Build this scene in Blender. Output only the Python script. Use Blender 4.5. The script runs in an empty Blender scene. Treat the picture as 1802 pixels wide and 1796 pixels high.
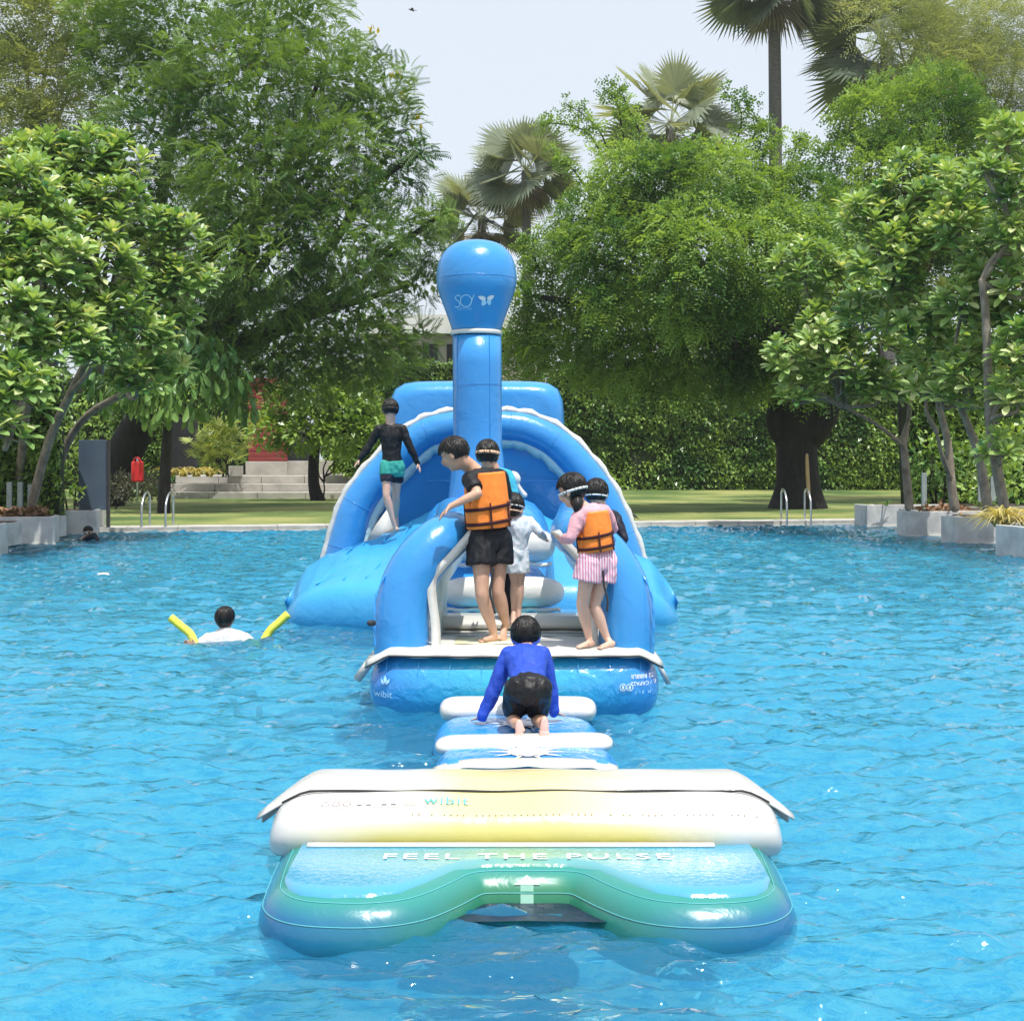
import bpy, bmesh, math, random
import numpy as np
from mathutils import Vector, Matrix, noise
random.seed(7); rng = np.random.default_rng(7)
SC = bpy.context.scene
HAZE = 0.0004
COL = SC.collection
R = math.radians

# ------------------------------------------------ camera, world, sun, exposure
F, CX, HY, CH = 2400.0, 901.0, 805.0, 1.8      # focal length, centre and horizon in photo pixels, eye height over the water
cam = bpy.data.cameras.new('camera')
camo = bpy.data.objects.new('camera', cam); COL.objects.link(camo)
camo.location = (0, 0, CH); camo.rotation_euler = (R(90), 0, 0)
cam.sensor_width = 36; cam.lens = 36 * F / 1802
cam.shift_y = -(898 - HY) / 1802
cam.clip_start = 0.1; cam.clip_end = 3000
SC.camera = camo

SUN = Vector((0.16, -0.30, 0.94)).normalized()   # towards the sun: high, a little behind the camera and to the right
w = bpy.data.worlds.new('World'); SC.world = w; w.use_nodes = True
nt = w.node_tree; bg = nt.nodes['Background']
sky = nt.nodes.new('ShaderNodeTexSky'); sky.sky_type = 'NISHITA'; sky.sun_disc = False
sky.sun_elevation = math.asin(SUN.z); sky.sun_rotation = math.atan2(SUN.x, SUN.y)
sky.air_density = 1.0; sky.dust_density = 4.0; sky.ozone_density = 1.5; sky.altitude = 0
veil = nt.nodes.new('ShaderNodeMix'); veil.data_type = 'RGBA'; veil.inputs[0].default_value = 0.72
veil.inputs[7].default_value = (5.9, 6.3, 6.8, 1)      # bright haze all over the sky
nt.links.new(sky.outputs[0], veil.inputs[6]); nt.links.new(veil.outputs[2], bg.inputs[0])
bg.inputs[1].default_value = 0.125
sl = bpy.data.lights.new('sun', 'SUN'); sl.energy = 3.7; sl.angle = R(0.55); sl.color = (1, .965, .9)
so = bpy.data.objects.new('sun', sl); COL.objects.link(so)
so.rotation_euler = (-SUN).to_track_quat('-Z', 'Y').to_euler(); so.location = (0, 0, 30)
SC.view_settings.view_transform = 'Standard'; SC.view_settings.look = 'None'
SC.view_settings.exposure = 0.42; SC.view_settings.gamma = 1
SC.render.engine = 'CYCLES'
cy = SC.cycles
cy.use_denoising = True; cy.max_bounces = 8; cy.transparent_max_bounces = 12; cy.transmission_bounces = 6
cy.diffuse_bounces = 3; cy.glossy_bounces = 3; cy.caustics_reflective = False; cy.caustics_refractive = False
cy.use_adaptive_sampling = True; cy.adaptive_threshold = 0.02
cy.sample_clamp_indirect = 6

def P(px, py, D):
    """the point seen at photo pixel (px, py), D metres away"""
    return Vector(((px - CX) / F * D, D, CH - (py - HY) / F * D))

# ------------------------------------------------ materials
def lin(r, g, b):
    f = lambda c: (c / 255 / 12.92) if c <= 10 else ((c / 255 + .055) / 1.055) ** 2.4
    return (f(r), f(g), f(b), 1)
def newmat(name):
    m = bpy.data.materials.new(name); m.use_nodes = True
    return m, m.node_tree, m.node_tree.nodes['Principled BSDF']
def N(nt, t, **k):
    n = nt.nodes.new(t)
    for a, b in k.items(): setattr(n, a, b)
    return n
def ramp(nt, fac, stops):
    r = nt.nodes.new('ShaderNodeValToRGB'); e = r.color_ramp.elements
    e[0].position, e[0].color = stops[0][0], stops[0][1]
    e[1].position, e[1].color = stops[-1][0], stops[-1][1]
    for p, c in stops[1:-1]:
        x = e.new(p); x.color = c
    nt.links.new(fac, r.inputs[0]); return r.outputs[0]
def c4(c): return tuple(c) if len(c) == 4 else (*c, 1)
def vary(name, c1, c2, scale=5, rough=.6, bump=0, bscale=40, detail=4, stretch=(1, 1, 1), spec=.5, metal=0):
    """surface whose own colour wanders between c1 and c2"""
    m, nt, b = newmat(name)
    tc = N(nt, 'ShaderNodeTexCoord'); mp = N(nt, 'ShaderNodeMapping'); mp.inputs['Scale'].default_value = stretch
    nt.links.new(tc.outputs['Object'], mp.inputs[0])
    n = N(nt, 'ShaderNodeTexNoise'); n.inputs['Scale'].default_value = scale; n.inputs['Detail'].default_value = detail
    n.inputs['Roughness'].default_value = .6
    nt.links.new(mp.outputs[0], n.inputs[0])
    nt.links.new(ramp(nt, n.outputs[0], [(.3, c4(c1)), (.7, c4(c2))]), b.inputs['Base Color'])
    b.inputs['Roughness'].default_value = rough; b.inputs['Specular IOR Level'].default_value = spec
    b.inputs['Metallic'].default_value = metal
    if bump:
        n2 = N(nt, 'ShaderNodeTexNoise'); n2.inputs['Scale'].default_value = bscale; n2.inputs['Detail'].default_value = 5
        nt.links.new(mp.outputs[0], n2.inputs[0])
        bp = N(nt, 'ShaderNodeBump'); bp.inputs['Strength'].default_value = bump; bp.inputs['Distance'].default_value = .02
        nt.links.new(n2.outputs[0], bp.inputs['Height']); nt.links.new(bp.outputs[0], b.inputs['Normal'])
    return m
def pvc(name, c, rough=.28, stops=None, axis=0, wr=.25, coat=.3, wscale=7, c2=None):
    """shiny inflatable skin; stops = colours printed along an object axis (metres); soft creases"""
    m, nt, b = newmat(name)
    tc = N(nt, 'ShaderNodeTexCoord')
    if stops:
        sx = N(nt, 'ShaderNodeSeparateXYZ'); nt.links.new(tc.outputs['Object'], sx.inputs[0])
        lo, hi = stops[0][0], stops[-1][0]
        mr = N(nt, 'ShaderNodeMapRange'); mr.inputs[1].default_value = lo; mr.inputs[2].default_value = hi
        nz = N(nt, 'ShaderNodeTexNoise'); nz.inputs['Scale'].default_value = 3
        ad = N(nt, 'ShaderNodeMath', operation='MULTIPLY_ADD'); ad.inputs[1].default_value = .22 * (hi - lo) / 2
        sb = N(nt, 'ShaderNodeMath', operation='SUBTRACT'); sb.inputs[1].default_value = .11 * (hi - lo) / 2
        nt.links.new(tc.outputs['Object'], nz.inputs[0]); nt.links.new(nz.outputs[0], ad.inputs[0])
        nt.links.new(sx.outputs[axis], ad.inputs[2]); nt.links.new(ad.outputs[0], sb.inputs[0]); nt.links.new(sb.outputs[0], mr.inputs[0])
        nt.links.new(ramp(nt, mr.outputs[0], [((p - lo) / (hi - lo), c4(q)) for p, q in stops]), b.inputs['Base Color'])
    else:
        nz = N(nt, 'ShaderNodeTexNoise'); nz.inputs['Scale'].default_value = 1.3
        nt.links.new(tc.outputs['Object'], nz.inputs[0])
        k = c2 or tuple(x * .88 for x in c[:3])
        nt.links.new(ramp(nt, nz.outputs[0], [(.3, c4(k)), (.7, c4(c))]), b.inputs['Base Color'])
    b.inputs['Roughness'].default_value = rough; b.inputs['Coat Weight'].default_value = coat; b.inputs['Coat Roughness'].default_value = .12
    a = N(nt, 'ShaderNodeTexNoise'); a.inputs['Scale'].default_value = wscale; a.inputs['Detail'].default_value = 3; a.inputs['Distortion'].default_value = .6
    nt.links.new(tc.outputs['Object'], a.inputs[0])
    bp = N(nt, 'ShaderNodeBump'); bp.inputs['Strength'].default_value = wr; bp.inputs['Distance'].default_value = .03
    nt.links.new(a.outputs[0], bp.inputs['Height']); nt.links.new(bp.outputs[0], b.inputs['Normal'])
    nt.links.new(bp.outputs[0], b.inputs['Coat Normal'])
    return m
def leafmat(name, dark, light, trans=.3, rough=.45, yellow=None, spec=.35):
    m, nt, b = newmat(name)
    at = N(nt, 'ShaderNodeAttribute', attribute_name='tint')
    st = [(0, c4(dark)), (.9 if yellow else 1, c4(light))] + ([(1, c4(yellow))] if yellow else [])
    col = ramp(nt, at.outputs['Fac'], st)
    nt.links.new(col, b.inputs['Base Color']); b.inputs['Roughness'].default_value = rough; b.inputs['Specular IOR Level'].default_value = spec
    tr = N(nt, 'ShaderNodeBsdfTranslucent'); mx = N(nt, 'ShaderNodeMixShader'); mx.inputs[0].default_value = trans
    g = N(nt, 'ShaderNodeMix', data_type='RGBA', blend_type='MULTIPLY'); g.inputs[0].default_value = 1
    g.inputs[7].default_value = (1.5, 1.35, .5, 1); nt.links.new(col, g.inputs[6]); nt.links.new(g.outputs[2], tr.inputs[0])
    out = nt.nodes['Material Output']
    nt.links.new(b.outputs[0], mx.inputs[1]); nt.links.new(tr.outputs[0], mx.inputs[2]); nt.links.new(mx.outputs[0], out.inputs[0])
    return m

BLUE = (.036, .285, .68)
M = {}
M['blue'] = pvc('blue_pvc', BLUE)
M['blue_slick'] = pvc('blue_pvc_creased', (.035, .29, .72), rough=.22, wr=.55, wscale=9)
M['teal_wing'] = pvc('teal_blue_pvc', (.04, .36, .66), rough=.4, wr=.3, c2=(.03, .29, .62))
M['white'] = pvc('white_pvc', (.66, .655, .62), c2=(.59, .59, .56), rough=.3, wr=.35)
M['whitemat'] = pvc('white_mat', (.66, .65, .60), c2=(.57, .565, .52), rough=.5, wr=.3, coat=.1)
M['trim'] = pvc('white_translucent_trim', (.62, .76, .76), c2=(.5, .7, .74), rough=.4, wr=.6, wscale=16)
M['print'] = vary('white_print', (.80, .82, .82), (.86, .87, .87), 9, .5)
M['printpale'] = vary('pale_blue_print', (.38, .70, .9), (.45, .76, .95), 9, .5)
M['grayprint'] = vary('grey_print', (.45, .47, .48), (.55, .55, .56), 9, .6)
M['redprint'] = vary('faded_red_print', (.62, .35, .33), (.7, .42, .40), 9, .6)
M['tealprint'] = vary('teal_print', (.10, .46, .50), (.14, .52, .56), 9, .5)
M['seam'] = vary('dark_seam', (.02, .022, .025), (.03, .03, .035), 9, .7)
M['skin'] = vary('skin', (.50, .285, .19), (.60, .36, .25), 9, .5, bump=.08, bscale=90)
M['skin2'] = vary('fair_skin', (.60, .37, .28), (.70, .45, .34), 9, .5, bump=.08, bscale=90)
M['sole'] = vary('pink_sole', (.75, .42, .36), (.80, .50, .44), 12, .6)
M['hair'] = vary('black_hair', (.003, .0028, .003), (.012, .010, .009), 60, .38, bump=.35, bscale=70, stretch=(1, 1, .3), spec=.4)
M['lip'] = vary('lip', (.45, .16, .14), (.5, .2, .17), 9, .5)
M['eye'] = vary('eye_dark', (.01, .008, .006), (.015, .01, .008), 9, .2)
def cloth(name, c, k=.75, rough=.85, bump=.5, bscale=26):
    return vary(name, tuple(x * k for x in c), c, 7, rough, bump, bscale, spec=.3)
M['navy'] = cloth('navy_lycra', (.016, .018, .034), rough=.5)
M['black'] = cloth('black_cloth', (.010, .011, .014), rough=.55)
M['blackshine'] = cloth('black_wet_shorts', (.010, .010, .012), rough=.42)
M['orange'] = cloth('orange_vest', (.95, .27, .045), .92, .6, .35, 16)
M['pink'] = cloth('pink_rashguard', (.74, .40, .46), .88)
M['royal'] = cloth('royal_blue_rashguard', (.022, .075, .50), .85, .55)
M['aqua'] = cloth('aqua_rashguard', (.05, .42, .62), .85)
M['green'] = cloth('green_shorts', (.05, .40, .33), .8)
M['lime'] = cloth('lime_trim', (.45, .62, .08))
M['palefloral'] = vary('pale_floral', (.50, .66, .74), (.76, .74, .80), 34, .8, .3, 30)
M['whitecloth'] = cloth('white_cloth', (.78, .76, .76), .9)
M['belt'] = cloth('maroon_webbing', (.06, .018, .022))
M['strapwhite'] = vary('white_strap', (.62, .68, .72), (.8, .82, .82), 12, .5)
M['strappeach'] = vary('peach_strap', (.75, .45, .28), (.8, .55, .36), 12, .5)
M['strapblue'] = vary('blue_strap', (.02, .07, .55), (.03, .10, .65), 12, .4)
M['steel'] = vary('brushed_steel', (.45, .48, .50), (.58, .60, .62), 9, .28, metal=.9)
M['foam'] = vary('yellow_foam', (.80, .78, .07), (.86, .86, .13), 14, .8, .3, 80)
M['bark'] = vary('dark_bark', (.006, .006, .006), (.026, .023, .022), 5, .9, .9, 14, stretch=(2, 2, .5))
M['greybark'] = vary('grey_bark', (.12, .10, .08), (.33, .28, .22), 6, .85, .6, 30, stretch=(1, 1, .6))
M['palmbark'] = vary('palm_bark', (.075, .072, .07), (.16, .15, .145), 4, .9, .8, 9, stretch=(1, 1, 4))
M['stripe'] = None
def striped(name, a, b_, scale):
    m, nt, b = newmat(name)
    tc = N(nt, 'ShaderNodeTexCoord'); wv = N(nt, 'ShaderNodeTexWave'); wv.inputs['Scale'].default_value = scale
    wv.inputs['Distortion'].default_value = 1.2; wv.inputs['Detail Scale'].default_value = 1.5
    nt.links.new(tc.outputs['Object'], wv.inputs[0])
    nt.links.new(ramp(nt, wv.outputs[1], [(.4, c4(a)), (.7, c4(b_))]), b.inputs['Base Color']); b.inputs['Roughness'].default_value = .85
    return m
M['stripe'] = striped('pink_striped_cloth', (.74, .60, .66), (.60, .22, .36), 16)

# ------------------------------------------------ object helpers
def link(name, me, mat=None, parent=None, smooth=True):
    o = bpy.data.objects.new(name, me); COL.objects.link(o)
    if mat is not None and not me.materials:
        me.materials.append(M[mat] if isinstance(mat, str) else mat)
    if smooth and len(me.polygons):
        me.polygons.foreach_set('use_smooth', np.ones(len(me.polygons), bool))
    if parent is not None: o.parent = parent; o.matrix_parent_inverse = Matrix.Translation(-parent.location) if parent.type == 'EMPTY' and parent.parent is None else Matrix()
    return o
def tag(o, label, cat, group=None):
    o['label'] = label; o['category'] = cat
    if group: o['group'] = group
    return o
def thing(name, loc, label, cat, group=None):
    o = bpy.data.objects.new(name, None); COL.objects.link(o); o.location = loc; o.empty_display_size = .2
    return tag(o, label, cat, group)
def struct(o): o['kind'] = 'structure'; return o
def stuff(o): o['kind'] = 'stuff'; return o
def mesh(vs, fs, name='m'):
    me = bpy.data.meshes.new(name); me.from_pydata([tuple(v) for v in vs], [], fs); me.update(); return me
def npmesh(v, f, tint=None, name='m'):
    """v (n,3) float, f (m,k) int: all faces the same size"""
    me = bpy.data.meshes.new(name); k = f.shape[1]
    me.vertices.add(len(v)); me.vertices.foreach_set('co', np.ascontiguousarray(v, np.float32).ravel())
    me.loops.add(f.size); me.loops.foreach_set('vertex_index', np.ascontiguousarray(f, np.int32).ravel())
    me.polygons.add(len(f)); me.polygons.foreach_set('loop_start', np.arange(0, f.size, k, dtype=np.int32))
    if tint is not None:
        a = me.attributes.new('tint', 'FLOAT', 'POINT'); a.data.foreach_set('value', np.ascontiguousarray(tint, np.float32))
    me.update(calc_edges=True); return me
class G:
    """collects polygons"""
    def __init__(s): s.v = []; s.f = []
    def add(s, v, f): o = len(s.v); s.v += [tuple(x) for x in v]; s.f += [tuple(i + o for i in q) for q in f]; return s
    def box(s, x0, x1, y0, y1, z0, z1, mx=None):
        v = [Vector(p) for p in ((x0, y0, z0), (x1, y0, z0), (x1, y1, z0), (x0, y1, z0), (x0, y0, z1), (x1, y0, z1), (x1, y1, z1), (x0, y1, z1))]
        if mx: v = [mx @ p for p in v]
        return s.add(v, [(0, 3, 2, 1), (4, 5, 6, 7), (0, 1, 5, 4), (1, 2, 6, 5), (2, 3, 7, 6), (3, 0, 4, 7)])
    def obj(s, name, mat, parent=None, smooth=True, bevel=0, seg=2):
        me = mesh(s.v, s.f, name)
        if bevel:
            bm = bmesh.new(); bm.from_mesh(me)
            bmesh.ops.bevel(bm, geom=bm.edges[:], offset=bevel, segments=seg, affect='EDGES', profile=.5)
            bm.to_mesh(me); bm.free(); smooth = False
        return link(name, me, mat, parent, smooth)
def crom(pts, n=8, closed=False):
    """Catmull-Rom through pts (tuples of any length)"""
    a = [np.array(p, float) for p in pts]; m = len(a); out = []
    for i in range(m if closed else m - 1):
        if closed: p0, p1, p2, p3 = a[(i - 1) % m], a[i], a[(i + 1) % m], a[(i + 2) % m]
        else: p0, p1, p2, p3 = a[max(i - 1, 0)], a[i], a[i + 1], a[min(i + 2, m - 1)]
        for j in range(n):
            t = j / n
            out.append(.5 * ((2 * p1) + (p2 - p0) * t + (2 * p0 - 5 * p1 + 4 * p2 - p3) * t * t + (3 * p1 - p0 - 3 * p2 + p3) * t ** 3))
    if not closed: out.append(a[-1])
    return out
def sweep(path, rad, axis=None, n=14, cap='round', closed=False):
    """tube along path. rad: list of r or (ra, rb); axis: direction that ra is measured along. Returns (v, f)"""
    path = [Vector(p[:3]) for p in path]; m = len(path); v = []; f = []
    rr = [(r, r) if not isinstance(r, (tuple, list, np.ndarray)) else tuple(r) for r in rad]
    tans = []
    for i in range(m):
        a = path[(i - 1) % m] if closed or i else path[0]; b = path[(i + 1) % m] if closed or i < m - 1 else path[-1]
        t = b - a; tans.append(t.normalized() if t.length > 1e-9 else Vector((0, 0, 1)))
    ref = Vector(axis) if axis is not None else None
    prev = None; rings = []
    stations = [(path[i], tans[i], rr[i], 1.0, 0.0) for i in range(m)]
    if cap == 'round' and not closed:
        st = []
        for k in (3, 2, 1):
            a = k / 3 * math.pi / 2; r = rr[0]
            st.append((path[0] - tans[0] * min(r) * math.sin(a) * .98, tans[0], r, max(math.cos(a), .02), 0))
        en = []
        for k in (1, 2, 3):
            a = k / 3 * math.pi / 2; r = rr[-1]
            en.append((path[-1] + tans[-1] * min(r) * math.sin(a) * .98, tans[-1], r, max(math.cos(a), .02), 0))
        stations = st + stations + en
    for c, t, r, k, _ in stations:
        if ref is not None:
            a = ref - t * ref.dot(t)
            a = a.normalized() if a.length > 1e-4 else t.orthogonal().normalized()
        else:
            if prev is None: a = t.orthogonal().normalized()
            else:
                a = prev - t * prev.dot(t); a = a.normalized() if a.length > 1e-6 else t.orthogonal().normalized()
            prev = a
        b = t.cross(a)
        o = len(v)
        for j in range(n):
            q = 2 * math.pi * j / n
            v.append(c + a * (math.cos(q) * r[0] * k) + b * (math.sin(q) * r[1] * k))
        rings.append(o)
    L = len(rings)
    for i in range(L if closed else L - 1):
        a, b = rings[i], rings[(i + 1) % L]
        for j in range(n): f.append((a + j, a + (j + 1) % n, b + (j + 1) % n, b + j))
    if not closed:
        f.append(tuple(rings[0] + j for j in reversed(range(n)))); f.append(tuple(rings[-1] + j for j in range(n)))
    return v, f
def tube(name, path, rad, mat, parent=None, axis=None, n=14, cap='round', closed=False, dens=0):
    if dens:
        if not isinstance(rad, (list, tuple)): rad = [rad] * len(path)
        q = crom([(*p[:3], *(r if isinstance(r, (tuple, list)) else (r, r))) for p, r in zip(path, rad)], dens, closed)
        path = [x[:3] for x in q]; rad = [(x[3], x[4]) for x in q]
    elif not isinstance(rad, (list, tuple)): rad = [rad] * len(path)
    v, f = sweep(path, rad, axis, n, cap, closed)
    return link(name, mesh(v, f, name), mat, parent)
def loft(rings, closed_ring=True, caps=True):
    v = []; f = []; n = len(rings[0])
    for r in rings: v += [tuple(p) for p in r]
    for i in range(len(rings) - 1):
        for j in range(n if closed_ring else n - 1):
            k = (j + 1) % n; f.append((i * n + j, i * n + k, (i + 1) * n + k, (i + 1) * n + j))
    if caps and closed_ring:
        f.append(tuple(reversed(range(n)))); o = (len(rings) - 1) * n; f.append(tuple(range(o, o + n)))
    return v, f
def lathe(name, prof, center, mat, parent=None, n=40, lean=(0, 0)):
    rings = []
    for r, z in prof:
        k = z - prof[0][1]
        rings.append([(center[0] + lean[0] * k + r * math.cos(2 * math.pi * j / n), center[1] + lean[1] * k + r * math.sin(2 * math.pi * j / n), z) for j in range(n)])
    v, f = loft(rings); return link(name, mesh(v, f, name), mat, parent)
def ellipsoid(c, r, n=16, m=10, mx=None):
    v = []; f = []
    for i in range(m + 1):
        a = math.pi * i / m
        for j in range(n):
            b = 2 * math.pi * j / n
            p = Vector((math.sin(a) * math.cos(b) * r[0], math.sin(a) * math.sin(b) * r[1], math.cos(a) * r[2]))
            v.append((mx @ p if mx else p) + Vector(c))
    for i in range(m):
        for j in range(n): f.append((i * n + j, (i + 1) * n + j, (i + 1) * n + (j + 1) % n, i * n + (j + 1) % n))
    return v, f
def outline_slab(out, z0, z1, r, name, mat, parent, steps=6, crown=0.0):
    """rounded slab on a dense plan outline [(x,y)] (counter-clockwise)"""
    p = np.array(out, float); t = np.roll(p, -1, 0) - np.roll(p, 1, 0); t /= np.linalg.norm(t, axis=1)[:, None] + 1e-9
    nrm = np.stack([t[:, 1], -t[:, 0]], 1); rings = []
    zc, h = (z0 + z1) / 2, (z1 - z0) / 2
    for i in range(steps * 2 + 1):
        a = -math.pi / 2 + math.pi * i / (steps * 2); q = p - nrm * (r * (1 - math.cos(a)))
        rings.append([(x, y, zc + h * math.sin(a)) for x, y in q])
    c = p.mean(0)
    if crown:
        for k in (.75, .45, .15):
            q = c + (p - nrm * r - c) * k; rings.append([(x, y, z1 + crown * (1 - k * k)) for x, y in q])
    v, f = loft(rings); return link(name, mesh(v, f, name), mat, parent)
def textmesh(s, size, xf, mat, parent, name='lettering', spacing=1.0, extr=0.0):
    """words as a mesh; xf maps (x,y) metres from the text centre to a world point"""
    cu = bpy.data.curves.new('t', 'FONT'); cu.body = s; cu.size = size; cu.align_x = 'CENTER'; cu.align_y = 'CENTER'
    cu.space_character = spacing; cu.resolution_u = 3
    o = bpy.data.objects.new('t', cu); COL.objects.link(o)
    me = bpy.data.meshes.new_from_object(o.evaluated_get(bpy.context.evaluated_depsgraph_get()))
    bpy.data.objects.remove(o); bpy.data.curves.remove(cu)
    for v in me.vertices: v.co = xf(v.co.x, v.co.y)
    me.materials.clear()
    return link(name, me, mat, parent, smooth=False)
def flat(name, polys, xf, mat, parent):
    g = G()
    for p in polys: g.add([xf(x, y) for x, y in p], [tuple(range(len(p)))])
    return g.obj(name, mat, parent, smooth=False)
def ribbon(name, a, b, mat, parent, th=.012):
    """thin strip between polylines a and b, given a thickness"""
    n = len(a); v = [Vector(p) for p in a] + [Vector(p) for p in b]; f = [(i, i + 1, n + i + 1, n + i) for i in range(n - 1)]
    me = mesh(v, f, name); bm = bmesh.new(); bm.from_mesh(me)
    bmesh.ops.solidify(bm, geom=bm.faces[:], thickness=th); bm.to_mesh(me); bm.free()
    return link(name, me, mat, parent)
# ================================================ THE POOL AND THE GROUND
YAW = R(11.6)
U = Vector((math.cos(YAW), math.sin(YAW), 0)); V = Vector((-math.sin(YAW), math.cos(YAW), 0))
def edge(x): return 34.55 + math.tan(YAW) * x       # far edge of the pool
XL, XR = -10.4, 10.6
def sheet(name, pts, mat, z=None):
    me = mesh([(p[0], p[1], p[2] if len(p) > 2 else z) for p in pts], [tuple(range(len(pts)))], name)
    return link(name, me, mat, smooth=False)
# grass
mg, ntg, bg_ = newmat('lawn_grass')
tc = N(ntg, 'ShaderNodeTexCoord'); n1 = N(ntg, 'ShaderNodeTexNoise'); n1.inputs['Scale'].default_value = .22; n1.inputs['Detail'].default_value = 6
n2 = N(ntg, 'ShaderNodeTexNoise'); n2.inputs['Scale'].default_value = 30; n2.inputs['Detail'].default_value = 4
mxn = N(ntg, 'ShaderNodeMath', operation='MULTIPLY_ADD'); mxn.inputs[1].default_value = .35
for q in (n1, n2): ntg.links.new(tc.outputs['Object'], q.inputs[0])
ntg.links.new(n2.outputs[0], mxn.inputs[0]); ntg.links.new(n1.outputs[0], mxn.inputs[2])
ntg.links.new(ramp(ntg, mxn.outputs[0], [(.50, (.045, .095, .02, 1)), (.64, (.12, .18, .04, 1)), (.80, (.30, .31, .10, 1))]), bg_.inputs['Base Color'])  # dark and yellowish patches imitate dappled shade and sun on the grass
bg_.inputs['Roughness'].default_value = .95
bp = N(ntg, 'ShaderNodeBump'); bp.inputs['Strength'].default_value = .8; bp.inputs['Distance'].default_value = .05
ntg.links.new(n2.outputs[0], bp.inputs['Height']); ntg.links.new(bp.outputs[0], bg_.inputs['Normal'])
gz = .12
eL, eR = Vector((XL, edge(XL), 0)), Vector((XR, edge(XR), 0))
g = G()
g.add([(-900, edge(XL) + .9, gz), (XL, edge(XL) + .9, gz), (XR, edge(XR) + .9, gz), (900, edge(XR) + .9, gz), (900, 1200, gz), (-900, 1200, gz)], [(0, 1, 2, 3, 4, 5)])
g.add([(-900, -300, gz), (XL - .6, -300, gz), (XL - .6, edge(XL) + .9, gz), (-900, edge(XL) + .9, gz)], [(0, 1, 2, 3)])
g.add([(XR + .6, -300, gz), (900, -300, gz), (900, edge(XR) + .9, gz), (XR + .6, edge(XR) + .9, gz)], [(0, 1, 2, 3)])
g.add([(XL - .6, -300, gz), (XR + .6, -300, gz), (XR + .6, -3, gz), (XL - .6, -3, gz)], [(0, 1, 2, 3)])
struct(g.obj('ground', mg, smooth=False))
# pool shell
mf, ntf, bf = newmat('pool_floor_caustics')
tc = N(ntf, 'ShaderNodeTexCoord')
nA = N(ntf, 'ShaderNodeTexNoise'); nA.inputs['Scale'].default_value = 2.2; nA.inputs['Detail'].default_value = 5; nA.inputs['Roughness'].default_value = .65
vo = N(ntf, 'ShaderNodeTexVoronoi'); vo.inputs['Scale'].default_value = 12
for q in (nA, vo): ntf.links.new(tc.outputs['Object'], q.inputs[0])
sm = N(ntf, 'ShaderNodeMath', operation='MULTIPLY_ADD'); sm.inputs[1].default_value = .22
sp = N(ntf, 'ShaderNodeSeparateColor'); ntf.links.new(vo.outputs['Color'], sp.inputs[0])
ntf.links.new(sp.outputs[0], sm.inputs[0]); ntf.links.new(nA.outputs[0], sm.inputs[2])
FLOORCOL = ramp(ntf, sm.outputs[0], [(.42, (.04, .44, .82, 1)), (.55, (.14, .69, .97, 1)), (.66, (.45, .90, 1, 1))])  # mottled pale and deep blues imitate rippling light on the floor
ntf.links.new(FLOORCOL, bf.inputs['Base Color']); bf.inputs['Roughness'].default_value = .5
pz = -1.25
g = G()
x0, x1, y0 = XL, XR, -2.5
g.add([(x0, y0, pz), (x1, y0, pz), (x1, edge(x1), pz), (x0, edge(x0), pz)], [(0, 1, 2, 3)])
g.add([(x0, edge(x0), pz), (x1, edge(x1), pz), (x1, edge(x1), .04), (x0, edge(x0), .04)], [(0, 1, 2, 3)])
g.add([(x0, y0, pz), (x0, edge(x0), pz), (x0, edge(x0), .04), (x0, y0, .04)], [(0, 1, 2, 3)])
g.add([(x1, y0, pz), (x1, edge(x1), pz), (x1, edge(x1), .04), (x1, y0, .04)], [(0, 1, 2, 3)])
g.add([(x0, y0, pz), (x1, y0, pz), (x1, y0, .04), (x0, y0, .04)], [(0, 1, 2, 3)])
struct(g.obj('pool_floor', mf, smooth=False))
# coping slabs along the far edge, one by one
coping = vary('coping_stone', (.36, .34, .30), (.55, .53, .49), 3, .8, .3, 30)
pc = bpy.data.objects.new('pool_coping', None); COL.objects.link(pc); struct(pc); pc.location = (0, 34.5, 0)
L = (eR - eL).length; n = 18
for i in range(n):
    a = eL + U * (L * i / n + .006); b = eL + U * (L * (i + 1) / n - .006)
    g = G(); g.add([a - V * .04, b - V * .04, b + V * .95, a + V * .95], [(0, 1, 2, 3)])
    zz = .13 + random.uniform(-.002, .002)
    g = G(); q = [a - V * .04, b - V * .04, b + V * .95, a + V * .95]
    g.add([Vector((p.x, p.y, .035)) for p in q] + [Vector((p.x, p.y, zz)) for p in q], [(4, 5, 6, 7), (0, 1, 5, 4), (1, 2, 6, 5), (2, 3, 7, 6), (3, 0, 4, 7)])
    g.obj('slab', coping, pc, smooth=False)
lip = vary('white_waterline_lip', (.62, .62, .58), (.75, .75, .70), 5, .6)
g = G(); q = [eL - V * .06, eR - V * .06, eR - V * .003, eL - V * .003]
g.add([Vector((p.x, p.y, -.05)) for p in q] + [Vector((p.x, p.y, .032)) for p in q], [(4, 5, 6, 7), (0, 1, 5, 4), (1, 2, 6, 5), (2, 3, 7, 6), (3, 0, 4, 7)])
g.obj('waterline_lip', lip, pc, smooth=False)
struct(G().box(XL - .6, XR + .6, -3, -2.5, -1.3, .13).obj('pool_deck', coping, smooth=False))
for nm, xa, xb in (('left_bank', XL - .6, XL), ('right_bank', XR, XR + .6)):
    struct(G().box(xa, xb, -2.5, 33 if xa < 0 else 37, -1.3, .11).obj(nm.replace('left_', '').replace('right_', ''), coping, smooth=False))
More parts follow.
